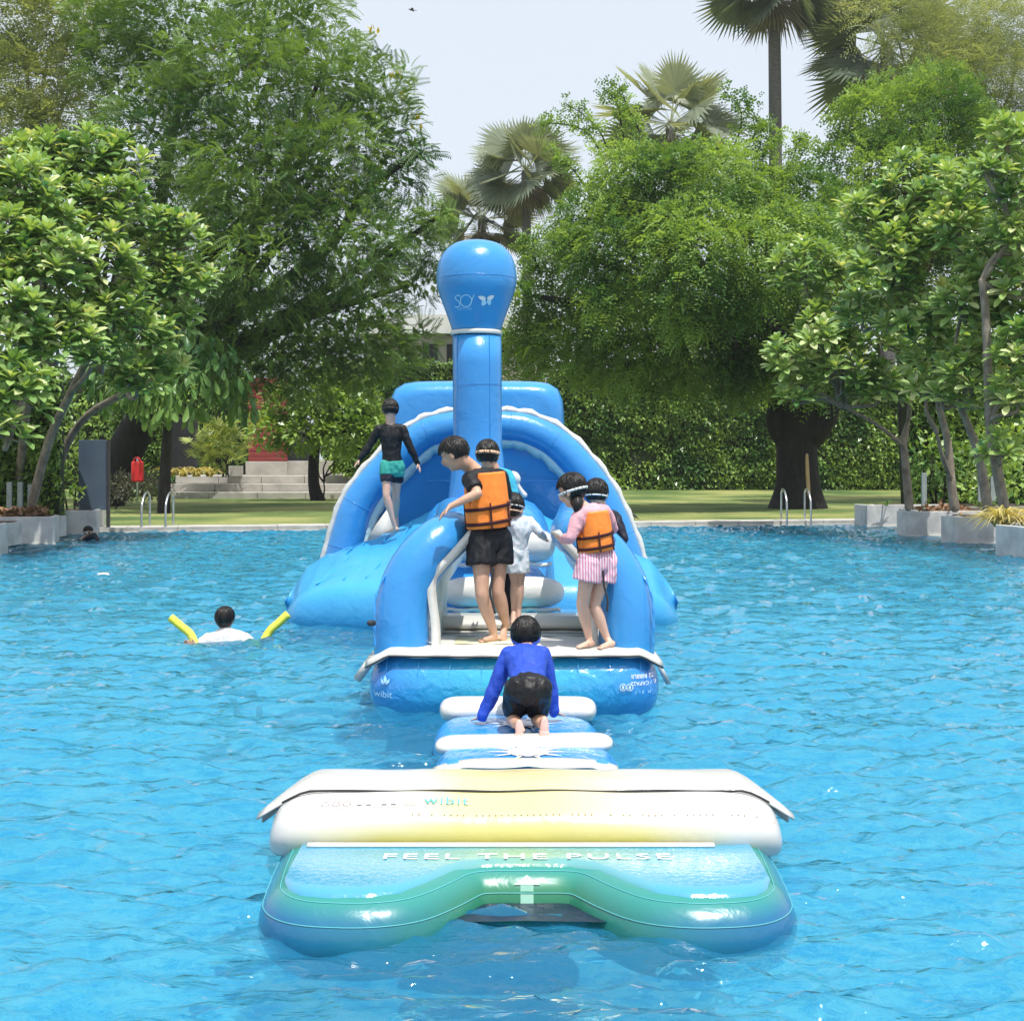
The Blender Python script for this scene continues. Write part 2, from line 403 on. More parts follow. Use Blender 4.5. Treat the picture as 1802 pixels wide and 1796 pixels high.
# water
mw = bpy.data.materials.new('pool_water'); mw.use_nodes = True; t = mw.node_tree; t.nodes.remove(t.nodes['Principled BSDF'])
tc = N(t, 'ShaderNodeTexCoord')
def wave(scale, st, rot, det, dist):
    mp = N(t, 'ShaderNodeMapping'); mp.inputs['Scale'].default_value = st; mp.inputs['Rotation'].default_value = (0, 0, rot)
    n = N(t, 'ShaderNodeTexNoise'); n.inputs['Scale'].default_value = scale; n.inputs['Detail'].default_value = det
    n.inputs['Distortion'].default_value = dist; n.inputs['Roughness'].default_value = .5
    t.links.new(tc.outputs['Object'], mp.inputs[0]); t.links.new(mp.outputs[0], n.inputs[0]); return n.outputs[0]
def ridge(a):
    s_ = N(t, 'ShaderNodeMath', operation='SUBTRACT'); s_.inputs[1].default_value = .5; t.links.new(a, s_.inputs[0])
    b_ = N(t, 'ShaderNodeMath', operation='ABSOLUTE'); t.links.new(s_.outputs[0], b_.inputs[0])
    c_ = N(t, 'ShaderNodeMath', operation='MULTIPLY'); c_.inputs[1].default_value = -2.2; t.links.new(b_.outputs[0], c_.inputs[0]); return c_.outputs[0]
def mulA(a, k, b=None):
    m_ = N(t, 'ShaderNodeMath', operation='MULTIPLY_ADD'); m_.inputs[1].default_value = k; t.links.new(a, m_.inputs[0])
    if b is None: m_.inputs[2].default_value = 0
    else: t.links.new(b, m_.inputs[2])
    return m_.outputs[0]
h = mulA(wave(9, (.5, 1.4, 1), .12, 3, 1.2), 1.0)
bp = N(t, 'ShaderNodeBump'); bp.inputs['Strength'].default_value = 1; bp.inputs['Distance'].default_value = .02
t.links.new(h, bp.inputs['Height'])
rf = N(t, 'ShaderNodeBsdfRefraction'); rf.inputs['IOR'].default_value = 1.33; rf.inputs['Roughness'].default_value = 0
rf.inputs['Color'].default_value = (.64, .95, 1, 1)
tp = N(t, 'ShaderNodeBsdfTransparent'); tp.inputs['Color'].default_value = (.64, .95, 1, 1)
gl = N(t, 'ShaderNodeBsdfGlossy'); gl.inputs['Roughness'].default_value = .03
fr = N(t, 'ShaderNodeFresnel'); fr.inputs['IOR'].default_value = 1.33
m1 = N(t, 'ShaderNodeMixShader'); m1.inputs[0].default_value = .55
m2 = N(t, 'ShaderNodeMixShader'); body = N(t, 'ShaderNodeBsdfDiffuse'); body.inputs[0].default_value = (.045, .43, .80, 1); m3 = N(t, 'ShaderNodeMixShader'); m3.inputs[0].default_value = .20
for q in (rf, gl, fr, body): t.links.new(bp.outputs[0], q.inputs['Normal'])
t.links.new(tp.outputs[0], m1.inputs[1]); t.links.new(rf.outputs[0], m1.inputs[2])
t.links.new(m1.outputs[0], m3.inputs[1]); t.links.new(body.outputs[0], m3.inputs[2])
t.links.new(fr.outputs[0], m2.inputs[0]); t.links.new(m3.outputs[0], m2.inputs[1]); t.links.new(gl.outputs[0], m2.inputs[2])
t.links.new(m2.outputs[0], t.nodes['Material Output'].inputs[0])
ys_ = [-2.5, 0, 2, 3] + list(np.arange(3.6, 9, .03)) + list(np.arange(9, 15, .05)) + list(np.arange(15, 32.3, .10))
gx = np.linspace(XL, XR, 380); far_y = np.array([edge(x) - .002 for x in gx])
rowsY = [np.full(len(gx), y) for y in ys_]
for k in np.linspace(0, 1, 26)[1:]: rowsY.append(32.2 + (far_y - 32.2) * k)
Yg = np.array(rowsY); Xg = np.tile(gx, (len(rowsY), 1)); Zg = np.zeros_like(Yg)
wr_ = np.random.default_rng(3); NW = 46
for i in range(NW):
    lam = .125 * (1.05 / .125) ** ((i / NW) ** 1.25); kk = 2 * math.pi / lam; th = wr_.normal(0, .48) + math.pi / 2 + (.12 if i % 2 else -.2); sl_ = .062 * wr_.uniform(.7, 1.3) * (3.1 if lam < .40 else 1.1)
    ph = kk * (Xg * math.cos(th) + Yg * math.sin(th)) + wr_.uniform(0, 6.28) + .9 * np.sin(Xg * .9 + i) * np.sin(Yg * .7 + 2 * i)
    gust = .55 + .45 * np.sin(Xg * wr_.uniform(.3, .9) + i * 2.1) * np.sin(Yg * wr_.uniform(.25, .6) + i)
    Zg += sl_ / kk * gust * (2 * ((np.sin(ph) + 1) / 2) ** 1.5 - .85)
Zg[:4] = 0
wv = np.stack([Xg, Yg, Zg], 2).reshape(-1, 3); nr, nc = Yg.shape; ii = np.arange((nr - 1) * nc).reshape(nr - 1, nc)[:, :-1].ravel()
struct(link('water', npmesh(wv, np.stack([ii, ii + 1, ii + nc + 1, ii + nc], 1)), mw))

# ================================================ PLANTERS
concrete = vary('planter_concrete', (.40, .40, .40), (.66, .65, .63), 2.3, .85, .25, 25, detail=8)
soil = vary('soil', (.035, .025, .018), (.11, .075, .05), 12, 1, .8, 30)
def planter(px, py, w_, d_, label, side):
    D = CH * F / (py - HY); c = P(px, py, D); c.z = 0
    if side < 0: c = c - U * w_
    e = thing('planter', c, label, 'planter', 'concrete planters along the pool side')
    def B(a0, a1, b0, b1, z0, z1, nm, mt, bev=0):
        q = [c + U * a0 + V * b0, c + U * a1 + V * b0, c + U * a1 + V * b1, c + U * a0 + V * b1]
        g = G(); g.add([Vector((p.x, p.y, z0)) for p in q] + [Vector((p.x, p.y, z1)) for p in q], [(3, 2, 1, 0), (4, 5, 6, 7), (0, 1, 5, 4), (1, 2, 6, 5), (2, 3, 7, 6), (3, 0, 4, 7)])
        g.obj(nm, mt, e, False, bev)
    B(0, w_, 0, .1, -1.2, .57, 'front_panel', concrete, .012); B(0, .1, .103, d_, -1.2, .569, 'side_panel', concrete, .012)
    B(w_ - .1, w_, .103, d_, -1.2, .568, 'side_panel', concrete, .012)
    B(.1, w_ - .1, .103, d_, .3, .53, 'soil', soil)
    B(-.03, w_ + .03, -.04, -.003, -.06, .03, 'waterline_ledge', lip)
    return c
planter(1526, 927, 2.6, .75, 'farthest concrete planter of the right row, small pale front beside the lawn', 1)
planter(1600, 944, 2.6, .6, 'concrete planter with dark joint just below the twisted grey trunk', 1)
planter(1684, 958, 2.8, .65, 'concrete planter between the trunk planter and the one cut by the frame', 1)
planter(1806, 984, 2.8, 1.0, 'nearest concrete planter on the right, under the striped grass, cut by the frame', 1)
planter(170, 941, 3.2, 2.4, 'concrete planter below the blue-grey slab, beside the swimmer in dark cap', -1)
planter(95, 957, 3.2, .9, 'wide concrete planter on the left with dry leaves on top', -1)
planter(0, 978, 3.2, .9, 'nearest concrete planter at the left, just a sliver inside the frame', -1)
M['soil'] = soil
for xa, xb, ya, yb in ((10.0, 14, 25.5, 27.9), (9.85, 14, 29.3, 30.9), (9.9, 14, 32.2, 34.9), (9.95, 14, 36.4, 38), (-14, -9.95, 26.3, 27.7), (-14, -10.0, 29.6, 30.6), (-14, -10.3, 33.4, 34)):
    struct(G().box(xa, xb, ya, yb, .05, .50).obj('planting_bed', concrete, smooth=False))
    struct(G().box(xa + .08, xb - .08, ya + .08, yb - .08, .504, .52).obj('bed_soil', soil, smooth=False))
# blue-grey slab
slabm = vary('blue_grey_metal', (.07, .10, .145), (.09, .125, .17), 1.2, .45)
a = P(138, 896, 32.6); b = P(187, 896, 32.6)
e = thing('gate_panel', ((a.x + b.x) / 2, 32.6, .55), 'tall plain blue-grey slab standing behind the left planter', 'panel')
G().box(a.x, b.x, 32.6, 32.68, .55, 2.22).obj('panel_leaf', slabm, e, False, .01)
G().box(b.x + .004, b.x + .07, 32.58, 32.70, .1, 2.2).obj('post', vary('dark_post', (.03, .03, .035), (.05, .05, .055), 4, .5), e, False, .006)
# glass fence posts
def post(px, py0, py1, D, lab):
    q = P(px, py1, D); z1 = P(px, py0, D).z
    o = G().box(q.x - .06, q.x + .06, D - .04, D + .04, q.z - .05, z1).obj('fence_post', M['fencem'], None, False, .01)
    tag(o, lab, 'fence post', 'grey posts of the glass fence'); return o
M['fencem'] = vary('grey_post', (.22, .27, .27), (.33, .38, .37), 4, .5)
post(17, 848, 905, 30.5, 'grey fence post nearest the left frame edge, before the ivy')
post(36, 848, 905, 30.5, 'grey fence post in the middle of the three before the ivy')
post(54, 852, 905, 30.5, 'grey fence post beside the bush, last of the three before the ivy')
post(1626, 832, 892, 33, 'green-grey fence post standing left of the twisted grey trunk')
post(1725, 836, 880, 33, 'grey fence post seen between the trunks right of the twisted one')
post(1747, 838, 878, 33, 'grey fence post behind the striped grass tuft')
gm, ntt, b_ = newmat('fence_glass'); b_.inputs['Base Color'].default_value = (.75, .9, .85, 1); b_.inputs['Transmission Weight'].default_value = 1
b_.inputs['Roughness'].default_value = .02; b_.inputs['IOR'].default_value = 1.1
for xa, xb in ((-40, 15), (19, 34), (38, 52)):
    p0, p1 = P(xa, 905, 30.5), P(xb, 905, 30.5)
    tag(G().box(p0.x + .03, p1.x - .03, 30.495, 30.505, p0.z + .03, P(0, 849, 30.5).z).obj('glass_pane', gm, None, False), {-40: 'clear glass pane running out of the frame before the left ivy', 19: 'narrow clear glass pane between the first and middle grey post', 38: 'narrow clear glass pane between the middle and last grey post'}[xa], 'glass pane', 'glass fence panes')
# ladders
def rail(px, D, lab):
    q = P(px, 930, D)
    pts = [(q.x, D + .55, .1), (q.x, D + .55, .78), (q.x, D + .5, .9), (q.x, D + .36, .96), (q.x, D + .1, .9), (q.x, D - .12, .72), (q.x, D - .2, .45), (q.x, D - .2, -.6)]
    tag(tube('ladder_rail', pts, .027, 'steel', dens=5, n=10), lab, 'handrail', 'steel pool ladder rails')
rail(253, 33.0, 'steel handrail, left one of the pair by the dark swimmer'); rail(295, 33.1, 'steel handrail, right one of the pair before the stone steps')
rail(1382, 35.9, 'steel handrail in front of the thick dark trunk, nearer its middle'); rail(1424, 36.1, 'steel handrail in front of the dark trunk edge and bamboo stake')

# ================================================ TERRACE, RED WALL, BUILDING
stone = vary('terrace_stone', (.33, .31, .28), (.52, .49, .45), 1.5, .85, .2, 20, detail=8)
def block(name, pxa, pxb, pya, pyb, D, dd, mt, parent):
    a, b = P(pxa, pyb, D), P(pxb, pya, D)
    return G().box(a.x, b.x, D, D + dd, a.z, b.z).obj(name, mt, parent, False, .015)
D0 = 56
e = thing('stone_steps', P(450, 878, D0), 'broad pale stone terrace steps at the back of the lawn', 'steps')
for k, (yb, yt, xa, xb) in enumerate(((880, 866, 283, 622), (866, 852, 283, 622), (852, 838, 285, 600))):
    D = D0 + k * 1.1; n = 4
    za, zb = P(0, yb, D0).z, P(0, yt, D0).z
    for i in range(n):
        x0_, x1_ = P(xa + (xb - xa) * i / n, 0, D0).x, P(xa + (xb - xa) * (i + 1) / n, 0, D0).x
        G().box(x0_ + .01, x1_ - .01, D, D + 3, za + .004, zb).obj('tread', stone, e, False, .02)
zt = P(0, 838, D0).z
def wallbox(xa, xb, yt, D, lab, mt, nm='retaining_wall'):
    a, b = P(xa, 0, D).x, P(xb, 0, D).x
    return tag(G().box(a, b, D, D + .5, zt, P(0, yt, D).z).obj(nm, mt, None, False, .02), lab, 'wall')
wallbox(432, 505, 812, 60, 'low pale stone wall below the red slats', stone)
wallbox(506, 548, 811, 60.2, 'low stone wall piece left of the small tree trunk', stone)
wallbox(562, 604, 811, 60.4, 'low stone wall piece right of the small tree trunk', stone)
graym = vary('grey_render', (.16, .16, .16), (.22, .22, .215), 2, .8)
wallbox(604, 640, 832, 58.6, 'dark grey low planter wall under the clipped hedge block', graym)
red = vary('red_stained_wood', (.22, .030, .030), (.33, .06, .055), 3, .7, .3, 12, stretch=(.3, 1, 6))
def slatwall(xa, xb, ya, yb, D, lab):
    a, b = P(xa, yb, D), P(xb, ya, D)
    e = thing('red_wall', ((a.x + b.x) / 2, D, a.z), lab, 'slatted wall')
    n = max(2, int(round((b.z - a.z) / .24)))
    for i in range(n):
        z0 = a.z + (b.z - a.z) * i / n
        G().box(a.x, b.x, D, D + .06, z0 + .012, z0 + (b.z - a.z) / n - .012).obj('slat', red, e, False)
    G().box(a.x, b.x, D + .065, D + .2, a.z, b.z).obj('backing', vary('dark_red_backing', (.04, .012, .012), (.06, .015, .015), 3, .9), e, False)
slatwall(437, 506, 665, 812, 61.5, 'dark red horizontal slat wall behind the palm bush and small tree')
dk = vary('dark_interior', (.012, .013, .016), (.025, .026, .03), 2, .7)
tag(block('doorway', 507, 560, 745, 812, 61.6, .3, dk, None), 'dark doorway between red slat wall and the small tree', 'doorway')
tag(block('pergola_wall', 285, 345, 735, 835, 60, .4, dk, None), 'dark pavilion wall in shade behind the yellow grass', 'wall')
# white building far behind
wb = thing('white_building', P(830, 700, 88), 'white flat-roofed building glimpsed behind the balloon neck', 'building')
wm = vary('white_render', (.70, .70, .68), (.80, .80, .78), 1, .8)
block('wall', 640, 960, 590, 830, 88, 8, vary('cream_wall', (.42, .38, .33), (.5, .45, .4), 1, .8), wb)
block('roof', 630, 970, 553, 587, 87.4, 9, wm, wb)
for i in range(7): block('window', 660 + i * 42, 686 + i * 42, 605, 640, 87.9, .08, dk, wb)
# red rescue bag on its hook
e = thing('red_bag', P(242, 846, 43.5), 'bright red bag hanging above the grey shrub', 'bag')
rm = vary('red_vinyl', (.62, .012, .018), (.72, .03, .03), 4, .4, .3, 12)
a = P(242, 828, 43.5)
G().box(a.x - .19, a.x + .19, 43.4, 43.6, a.z - .36, a.z + .30).obj('pouch', rm, e, False, .06, 3)
tube('strap', [P(235, 812, 43.5), P(238, 806, 43.45), P(244, 806, 43.45), P(248, 813, 43.5)], .03, rm, e, dens=4, n=8)
tube('pole', [P(242, 884, 43.7), P(242, 806, 43.7)], .03, 'steel', e, n=8)
# grey stone pot of the palm bush
tag(block('plant_pot', 402, 424, 820, 838, 58, .5, stone, None), 'square stone pot under the palm bush', 'plant pot')
# ================================================ START PLATFORM (nearest inflatable)
AX = .06
e = thing('start_platform', (AX, 5.8, 0), 'nearest inflatable with green notched front, white-yellow cushion and big lettering', 'inflatable', None)
AY, TR, TZ = 5.605, .165, -.020            # notch tube line, tube radius, tube centre height
half = [(.0, AY), (.18, 5.60), (.29, 5.54), (.39, 5.38), (.49, 5.25), (.60, 5.205), (.72, 5.205), (.82, 5.23), (.875, 5.30), (.895, 5.42), (.915, 5.8), (.915, 6.2), (.88, 6.5), (.7, 6.62)]
full = half + [(-x, y) for x, y in reversed(half[1:])]
ci = [(AX + p[0], p[1]) for p in crom(full, 6, True)]
def inset(pts, r):
    p = np.array(pts); t = np.roll(p, -1, 0) - np.roll(p, 1, 0); t /= np.linalg.norm(t, axis=1)[:, None] + 1e-9
    return p - np.stack([t[:, 1], -t[:, 0]], 1) * r
gb = [(-.95, (.012, .14, .30)), (-.6, (.014, .17, .26)), (-.38, (.02, .19, .17)), (-.15, (.022, .19, .10)), (.15, (.022, .19, .10)), (.38, (.02, .19, .17)), (.6, (.014, .17, .26)), (.95, (.012, .14, .30))]
M['tubegrad'] = pvc('green_to_blue_pvc', BLUE, stops=[(x + AX, c) for x, c in gb], rough=.28, coat=.3, wr=.2)
nt_ = M['tubegrad'].node_tree; b_ = nt_.nodes['Principled BSDF']; src = b_.inputs['Base Color'].links[0].from_socket
sz = N(nt_, 'ShaderNodeSeparateXYZ'); tc_ = N(nt_, 'ShaderNodeTexCoord'); nt_.links.new(tc_.outputs['Object'], sz.inputs[0])
mz = N(nt_, 'ShaderNodeMapRange'); mz.inputs[1].default_value = .07; mz.inputs[2].default_value = .13; nt_.links.new(sz.outputs[2], mz.inputs[0])
mc = N(nt_, 'ShaderNodeMix', data_type='RGBA'); mc.inputs[7].default_value = (.03, .25, .22, 1); nt_.links.new(mz.outputs[0], mc.inputs[0]); nt_.links.new(src, mc.inputs[6]); nt_.links.new(mc.outputs[2], b_.inputs['Base Color'])
v, f = sweep([(x, y, TZ) for x, y in ci], [(TR, TR)] * len(ci), axis=(0, 0, 1), n=24, cap=None, closed=True)
link('rim_tube', mesh(v, f), 'tubegrad', e)
for ang in (28, 62):                      # welded beads along the rim
    q = inset(ci, -(TR + .001) * math.cos(R(ang))); z_ = TZ + (TR + .001) * math.sin(R(ang))
    v, f = sweep([(a[0], a[1], z_) for a in q], [.0018] * len(q), n=5, cap=None, closed=True)
    link('welded_seam', mesh(v, f), 'tealprint', e)
deckst = [(-.95, (.06, .32, .52)), (-.5, (.06, .33, .46)), (0, (.17, .36, .27)), (.5, (.06, .33, .46)), (.95, (.06, .32, .52))]  # printed gradient, with the sky's reflection put into the pale grey-green middle
M['deckgrad'] = pvc('wet_aqua_deck_sky_tint', BLUE, stops=[(x + AX, c) for x, c in deckst], rough=.14, wr=.12, wscale=34, coat=.9)
dxs, dys = [0, .18, .29, .39, .49, .60, .76, .86, .92, .955], [AY, 5.60, 5.54, 5.38, 5.25, 5.205, 5.205, 5.235, 5.30, 5.42]
hx_ = [p[0] for p in half[:9]]; hy_ = [p[1] for p in half[:9]]
xs0 = np.linspace(-.955, .955, 67); rows = []
for k in np.linspace(0, 1, 8):
    rows.append([(AX + x, (lambda y: y + (6.6 - y) * k ** 1.3)(np.interp(abs(x), dxs, dys) - .05),   .150 + (-.008 if k == 0 else 0)) for x in xs0])
rows = [[(x, y, -.02) for x, y, z in rows[0]]] + rows
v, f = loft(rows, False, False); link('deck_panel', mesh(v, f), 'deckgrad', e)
# cushion
prof = [(5.735, .08), (5.705, .15), (5.70, .22), (5.73, .29), (5.79, .345), (5.87, .382), (5.98, .405), (6.12, .41), (6.27, .385), (6.40, .31), (6.47, .20), (6.47, .08)]
prof = [(p[0] + .11, .08 + (p[1] - .08) * .80) for p in crom(prof, 3)]
def kx(x): return max(1 - abs(x / 1.13) ** 13, .0001) ** .38
xs = [1.13 * math.sin(math.pi / 2 * i / 28) for i in range(-28, 29)]
rings = [[(AX + x, 6.2 + (y - 6.2) * (.35 + .65 * kx(x)), .08 + (z - .08) * kx(x) * (1 + .012 * math.sin(9 * x))) for y, z in prof] for x in xs]
yel = [(-1.0, (.58, .58, .57)), (-.60, (.60, .59, .55)), (-.28, (.62, .57, .30)), (.0, (.62, .56, .26)), (.3, (.62, .57, .36)), (.6, (.60, .59, .55)), (1.0, (.58, .58, .57))]
M['yelgrad'] = pvc('white_pvc_yellow_print', BLUE, stops=[(x + AX, c) for x, c in yel], rough=.3, wr=.25, wscale=5)
v, f = loft(rings); cushion = link('cushion', mesh(v, f), 'yelgrad', e)
# yellow band printed low on the cushion, on a skirt strip
yb = [(-.9, (.68, .62, .36)), (-.4, (.70, .60, .20)), (.0, (.70, .60, .14)), (.5, (.70, .60, .20)), (.9, (.68, .62, .36))]
M['yelband'] = pvc('yellow_band_pvc', BLUE, stops=[(x + AX, c) for x, c in yb], rough=.3, wr=.2)
qx = [x for x in np.linspace(-.93, .80, 40)]
nt_ = M['yelgrad'].node_tree; b_ = nt_.nodes['Principled BSDF']; src = b_.inputs['Base Color'].links[0].from_socket
sz = N(nt_, 'ShaderNodeSeparateXYZ'); tc_ = N(nt_, 'ShaderNodeTexCoord'); nt_.links.new(tc_.outputs['Object'], sz.inputs[0])
mz = N(nt_, 'ShaderNodeMapRange'); mz.inputs[1].default_value = .265; mz.inputs[2].default_value = .175; nt_.links.new(sz.outputs[2], mz.inputs[0])
ab = N(nt_, 'ShaderNodeMath', operation='ABSOLUTE'); nt_.links.new(sz.outputs[0], ab.inputs[0])
mx_ = N(nt_, 'ShaderNodeMapRange'); mx_.inputs[1].default_value = 1.0; mx_.inputs[2].default_value = .55; nt_.links.new(ab.outputs[0], mx_.inputs[0])
my_ = N(nt_, 'ShaderNodeMapRange'); my_.inputs[1].default_value = 6.05; my_.inputs[2].default_value = 6.0; nt_.links.new(sz.outputs[1], my_.inputs[0])
pr_ = N(nt_, 'ShaderNodeMath', operation='MULTIPLY'); nt_.links.new(mz.outputs[0], pr_.inputs[0]); nt_.links.new(mx_.outputs[0], pr_.inputs[1])
p2_ = N(nt_, 'ShaderNodeMath', operation='MULTIPLY'); nt_.links.new(pr_.outputs[0], p2_.inputs[0]); nt_.links.new(my_.outputs[0], p2_.inputs[1])
mc = N(nt_, 'ShaderNodeMix', data_type='RGBA'); mc.inputs[7].default_value = (.56, .48, .12, 1); nt_.links.new(p2_.outputs[0], mc.inputs[0]); nt_.links.new(src, mc.inputs[6]); nt_.links.new(mc.outputs[2], b_.inputs['Base Color'])
ribbon('white_skirt_edge', [(AX + x, 5.772, .157) for x in qx], [(AX + x, 5.80, .166) for x in qx], 'white', e, .006)
# cover sheet over the back of the cushion, ending in two corner flaps
def prof_at(t):
    i = t * (len(prof) - 1); a = int(i); b = min(a + 1, len(prof) - 1); k = i - a
    return prof[a][0] * (1 - k) + prof[b][0] * k, prof[a][1] * (1 - k) + prof[b][1] * k
xs2 = [x for x in np.linspace(-1.19, 1.19, 61)]; rings = []
for x in xs2:
    dr = max(0, abs(x) - .96) / .23; row = []
    for j in range(12):
        y, z = prof_at(.45 + .42 * j / 11)
        kz = 1 - .52 * dr ** 1.25; sp = 1 - .78 * max(0, dr - .25) / .75 if dr > .25 else 1
        row.append((AX + x, 6.03 + (y - 5.98) * sp + .003 * math.sin(11 * x), .08 + (z - .08) * kz + .009 + .002 * math.sin(14 * x + j)))
    rings.append(row)
v, f = loft(rings, closed_ring=False, caps=False)
me = mesh(v, f); bm = bmesh.new(); bm.from_mesh(me); bmesh.ops.recalc_face_normals(bm, faces=bm.faces[:]); bmesh.ops.solidify(bm, geom=bm.faces[:], thickness=.008); bm.to_mesh(me); bm.free()
link('cover_sheet', me, 'yelgrad', e)
seam = []
for i in range(3, len(rings) - 3):
    x, y, z = rings[i][0]; seam.append((x, y - .012, z + .002))
tube('dark_zip_line', seam, .0058, 'seam', e, n=6)
# writing
def on_deck(cx, cy, sx=1, sy=1): return lambda x, y: (cx + x * sx, cy + y * sy, .1535)
textmesh('FEEL THE PULSE', .108, on_deck(AX + .0, 5.635, 1.36, 1.0), 'print', e, 'lettering', 1.18)
def on_cush(cx, t0, k):
    """wraps (x, y) onto the cushion front, y up"""
    Ls = [0]
    for i in range(1, len(prof)): Ls.append(Ls[-1] + math.hypot(prof[i][0] - prof[i - 1][0], prof[i][1] - prof[i - 1][1]))
    def g(x, y):
        s = t0 + y * k; i = max(0, min(len(prof) - 2, int(np.searchsorted(Ls, s)) - 1)); u = (s - Ls[i]) / (Ls[i + 1] - Ls[i])
        yy = prof[i][0] * (1 - u) + prof[i + 1][0] * u; zz = prof[i][1] * (1 - u) + prof[i + 1][1] * u
        X = cx + x; kk = kx(X - AX)
        return (X, 6.2 + (yy - 6.2) * (.35 + .65 * kk) - .006, .08 + (zz - .08) * kk * (1 + .012 * math.sin(9 * (X - AX))) + .005)
    return g
textmesh('wibit', .085, on_cush(AX - .345, .295, .9), 'tealprint', e, 'logo', 1.15)
cf = on_cush(AX - .77, .285, 1)
def circ(cx, cy, r, n=14, a0=0, a1=360): return [(cx + r * math.cos(R(a0 + (a1 - a0) * i / n)), cy + r * math.sin(R(a0 + (a1 - a0) * i / n))) for i in range(n + 1)]
def ringpoly(cx, cy, r, w_, n=14):
    a, b = circ(cx, cy, r, n), circ(cx, cy, r - w_, n); return [[a[i], a[i + 1], b[i + 1], b[i]] for i in range(n)]
def frame(x0, x1, y0, y1, w_=.003): return [[(x0, y0), (x1, y0), (x1, y0 + w_), (x0, y0 + w_)], [(x0, y1 - w_), (x1, y1 - w_), (x1, y1), (x0, y1)], [(x0, y0), (x0 + w_, y0), (x0 + w_, y1), (x0, y1)], [(x1 - w_, y0), (x1, y0), (x1, y1), (x1 - w_, y1)]]
flat('pictogram_frame', frame(-.13, .12, -.03, .03) + frame(.13, .225, -.03, .03), cf, 'grayprint', e)
for i in range(3): flat('pictogram_circle', ringpoly(-.10 + i * .047, 0, .019, .005), cf, 'redprint' if i else 'grayprint', e)
for x_ in (.035, .075, .143, .183): flat('pictogram', [[(x_, -.017), (x_ + .027, -.017), (x_ + .015, .016)]], cf, 'grayprint', e)
flat('small_print', [[(.235, y), (.29, y), (.29, y + .004), (.235, y + .004)] for y in (-.018, -.006, .006, .018)], cf, 'grayprint', e)
DOTS = flat('small_print', [[(x, -.075), (x + .008, -.075), (x + .008, -.066), (x, -.066)] for x in np.linspace(.28, 1.9, 60) if random.random() < .7], on_cush(AX - .77, .285, 1), 'strappeach', e); stuff(DOTS)
def on_rim(cx):
    def g(x, y):
        a = (y - .008) / TR; return (cx + x, AY - (TR + .003) * math.cos(a), TZ + (TR + .003) * math.sin(a))
    return g
M['arrowm'] = vary('pale_arrow_print', (.22, .46, .36), (.28, .52, .42), 9, .4)
flat('arrow', [[(-.026, .05), (.026, .05), (.026, .12), (-.026, .12)], [(-.055, .121), (.055, .121), (0, .165)]], on_rim(AX), 'arrowm', e)
shade_m = vary('notch_shade', (.006, .016, .035), (.010, .024, .05), 30, .35, .6, 14)  # near-black sheet painted as the shaded hollow inside the notch
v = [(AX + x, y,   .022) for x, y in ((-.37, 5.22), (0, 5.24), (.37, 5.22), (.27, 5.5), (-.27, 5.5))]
link('notch_shade', mesh(v, [(0, 1, 4), (1, 3, 4), (1, 2, 3)]), shade_m, e, False)

# ================================================ STEPPING PADS
def pad(cx, y0, y1, hw, zt, label, blue='blue_slick'):
    e = thing('stepping_pad', (cx, (y0 + y1) / 2, 0), label, 'inflatable')
    o = []
    for i in range(72):
        a = 2 * math.pi * i / 72; ca, sa = math.cos(a), math.sin(a); k = (abs(ca) ** 3.2 + abs(sa) ** 3.2) ** (-1 / 3.2)
        o.append((cx + hw * ca * k, (y0 + y1) / 2 + (y1 - y0) / 2 * sa * k))
    outline_slab(o, -.12, zt, .11, 'body', blue, e, crown=.012)
    return e
def bolster(e, cx, y, hw, r, z, name='white_cushion', tilt=0.0, bulge=.0):
    rings = []
    for i in range(-16, 17):
        x = hw * math.sin(math.pi / 2 * i / 16); k = max(1 - abs(x / hw) ** 12, .0001) ** .45
        yy = y + bulge * (x / hw) ** 2; zz = z + tilt * x
        rings.append([(cx + x, yy + r[0] * k * math.cos(a), zz + r[1] * k * math.sin(a)) for a in [2 * math.pi * j / 18 for j in range(18)]])
    v, f = loft(rings); return link(name, mesh(v, f), 'white', e)
e1 = pad(.085, 7.35, 8.05, .525, .13, 'blue stepping pad with white wavy front edge and star print, next behind the big cushion')
xq = np.linspace(-.52, .50, 44)
ribbon('wavy_white_edge', [(.085 + x, 7.36 + .05 * (x / .5) ** 2, .139 - .012 * abs(math.sin(x * 9)) - .06 * (x / .5) ** 4) for x in xq], [(.085 + x, 7.52 + .02 * (x / .5) ** 2, .147 - .05 * (x / .5) ** 4) for x in xq], 'whitemat', e1, .006)
def on_pad(cx, cy, z): return lambda x, y: (cx + x, cy + y, z)
M['skirtteal'] = pvc('teal_skirt_pvc', (.05, .42, .50), rough=.3)
bolster(e1, .085, 7.14, .50, (.16, .10), .0, 'teal_front_cushion').data.materials[0] = M['skirtteal']
def burst(cx, cy, r1, r2, n):
    return [[(cx + r2 * math.cos(a - .16), cy + .8 * r2 * math.sin(a - .16)), (cx + r1 * math.cos(a), cy + .8 * r1 * math.sin(a)), (cx + r2 * math.cos(a + .16), cy + .8 * r2 * math.sin(a + .16))] for a in [2 * math.pi * i / n for i in range(n)]] + [circ(cx, cy, r2 * .98, 16)[:-1]]
flat('star_print', burst(.09, 7.68, .24, .12, 10), on_pad(0, 0, .146), 'print', e1)
bolster(e1, .07, 7.98, .52, (.15, .055), .125, tilt=.018)
e2 = pad(.03, 8.1, 8.95, .52, .13, 'blue round stepping pad the crouching boy kneels and leans on')
flat('star_print', burst(.06, 8.5, .22, .12, 10), on_pad(0, 0, .147), 'print', e2)
bolster(e2, .04, 9.05, .52, (.17, .085), .13)

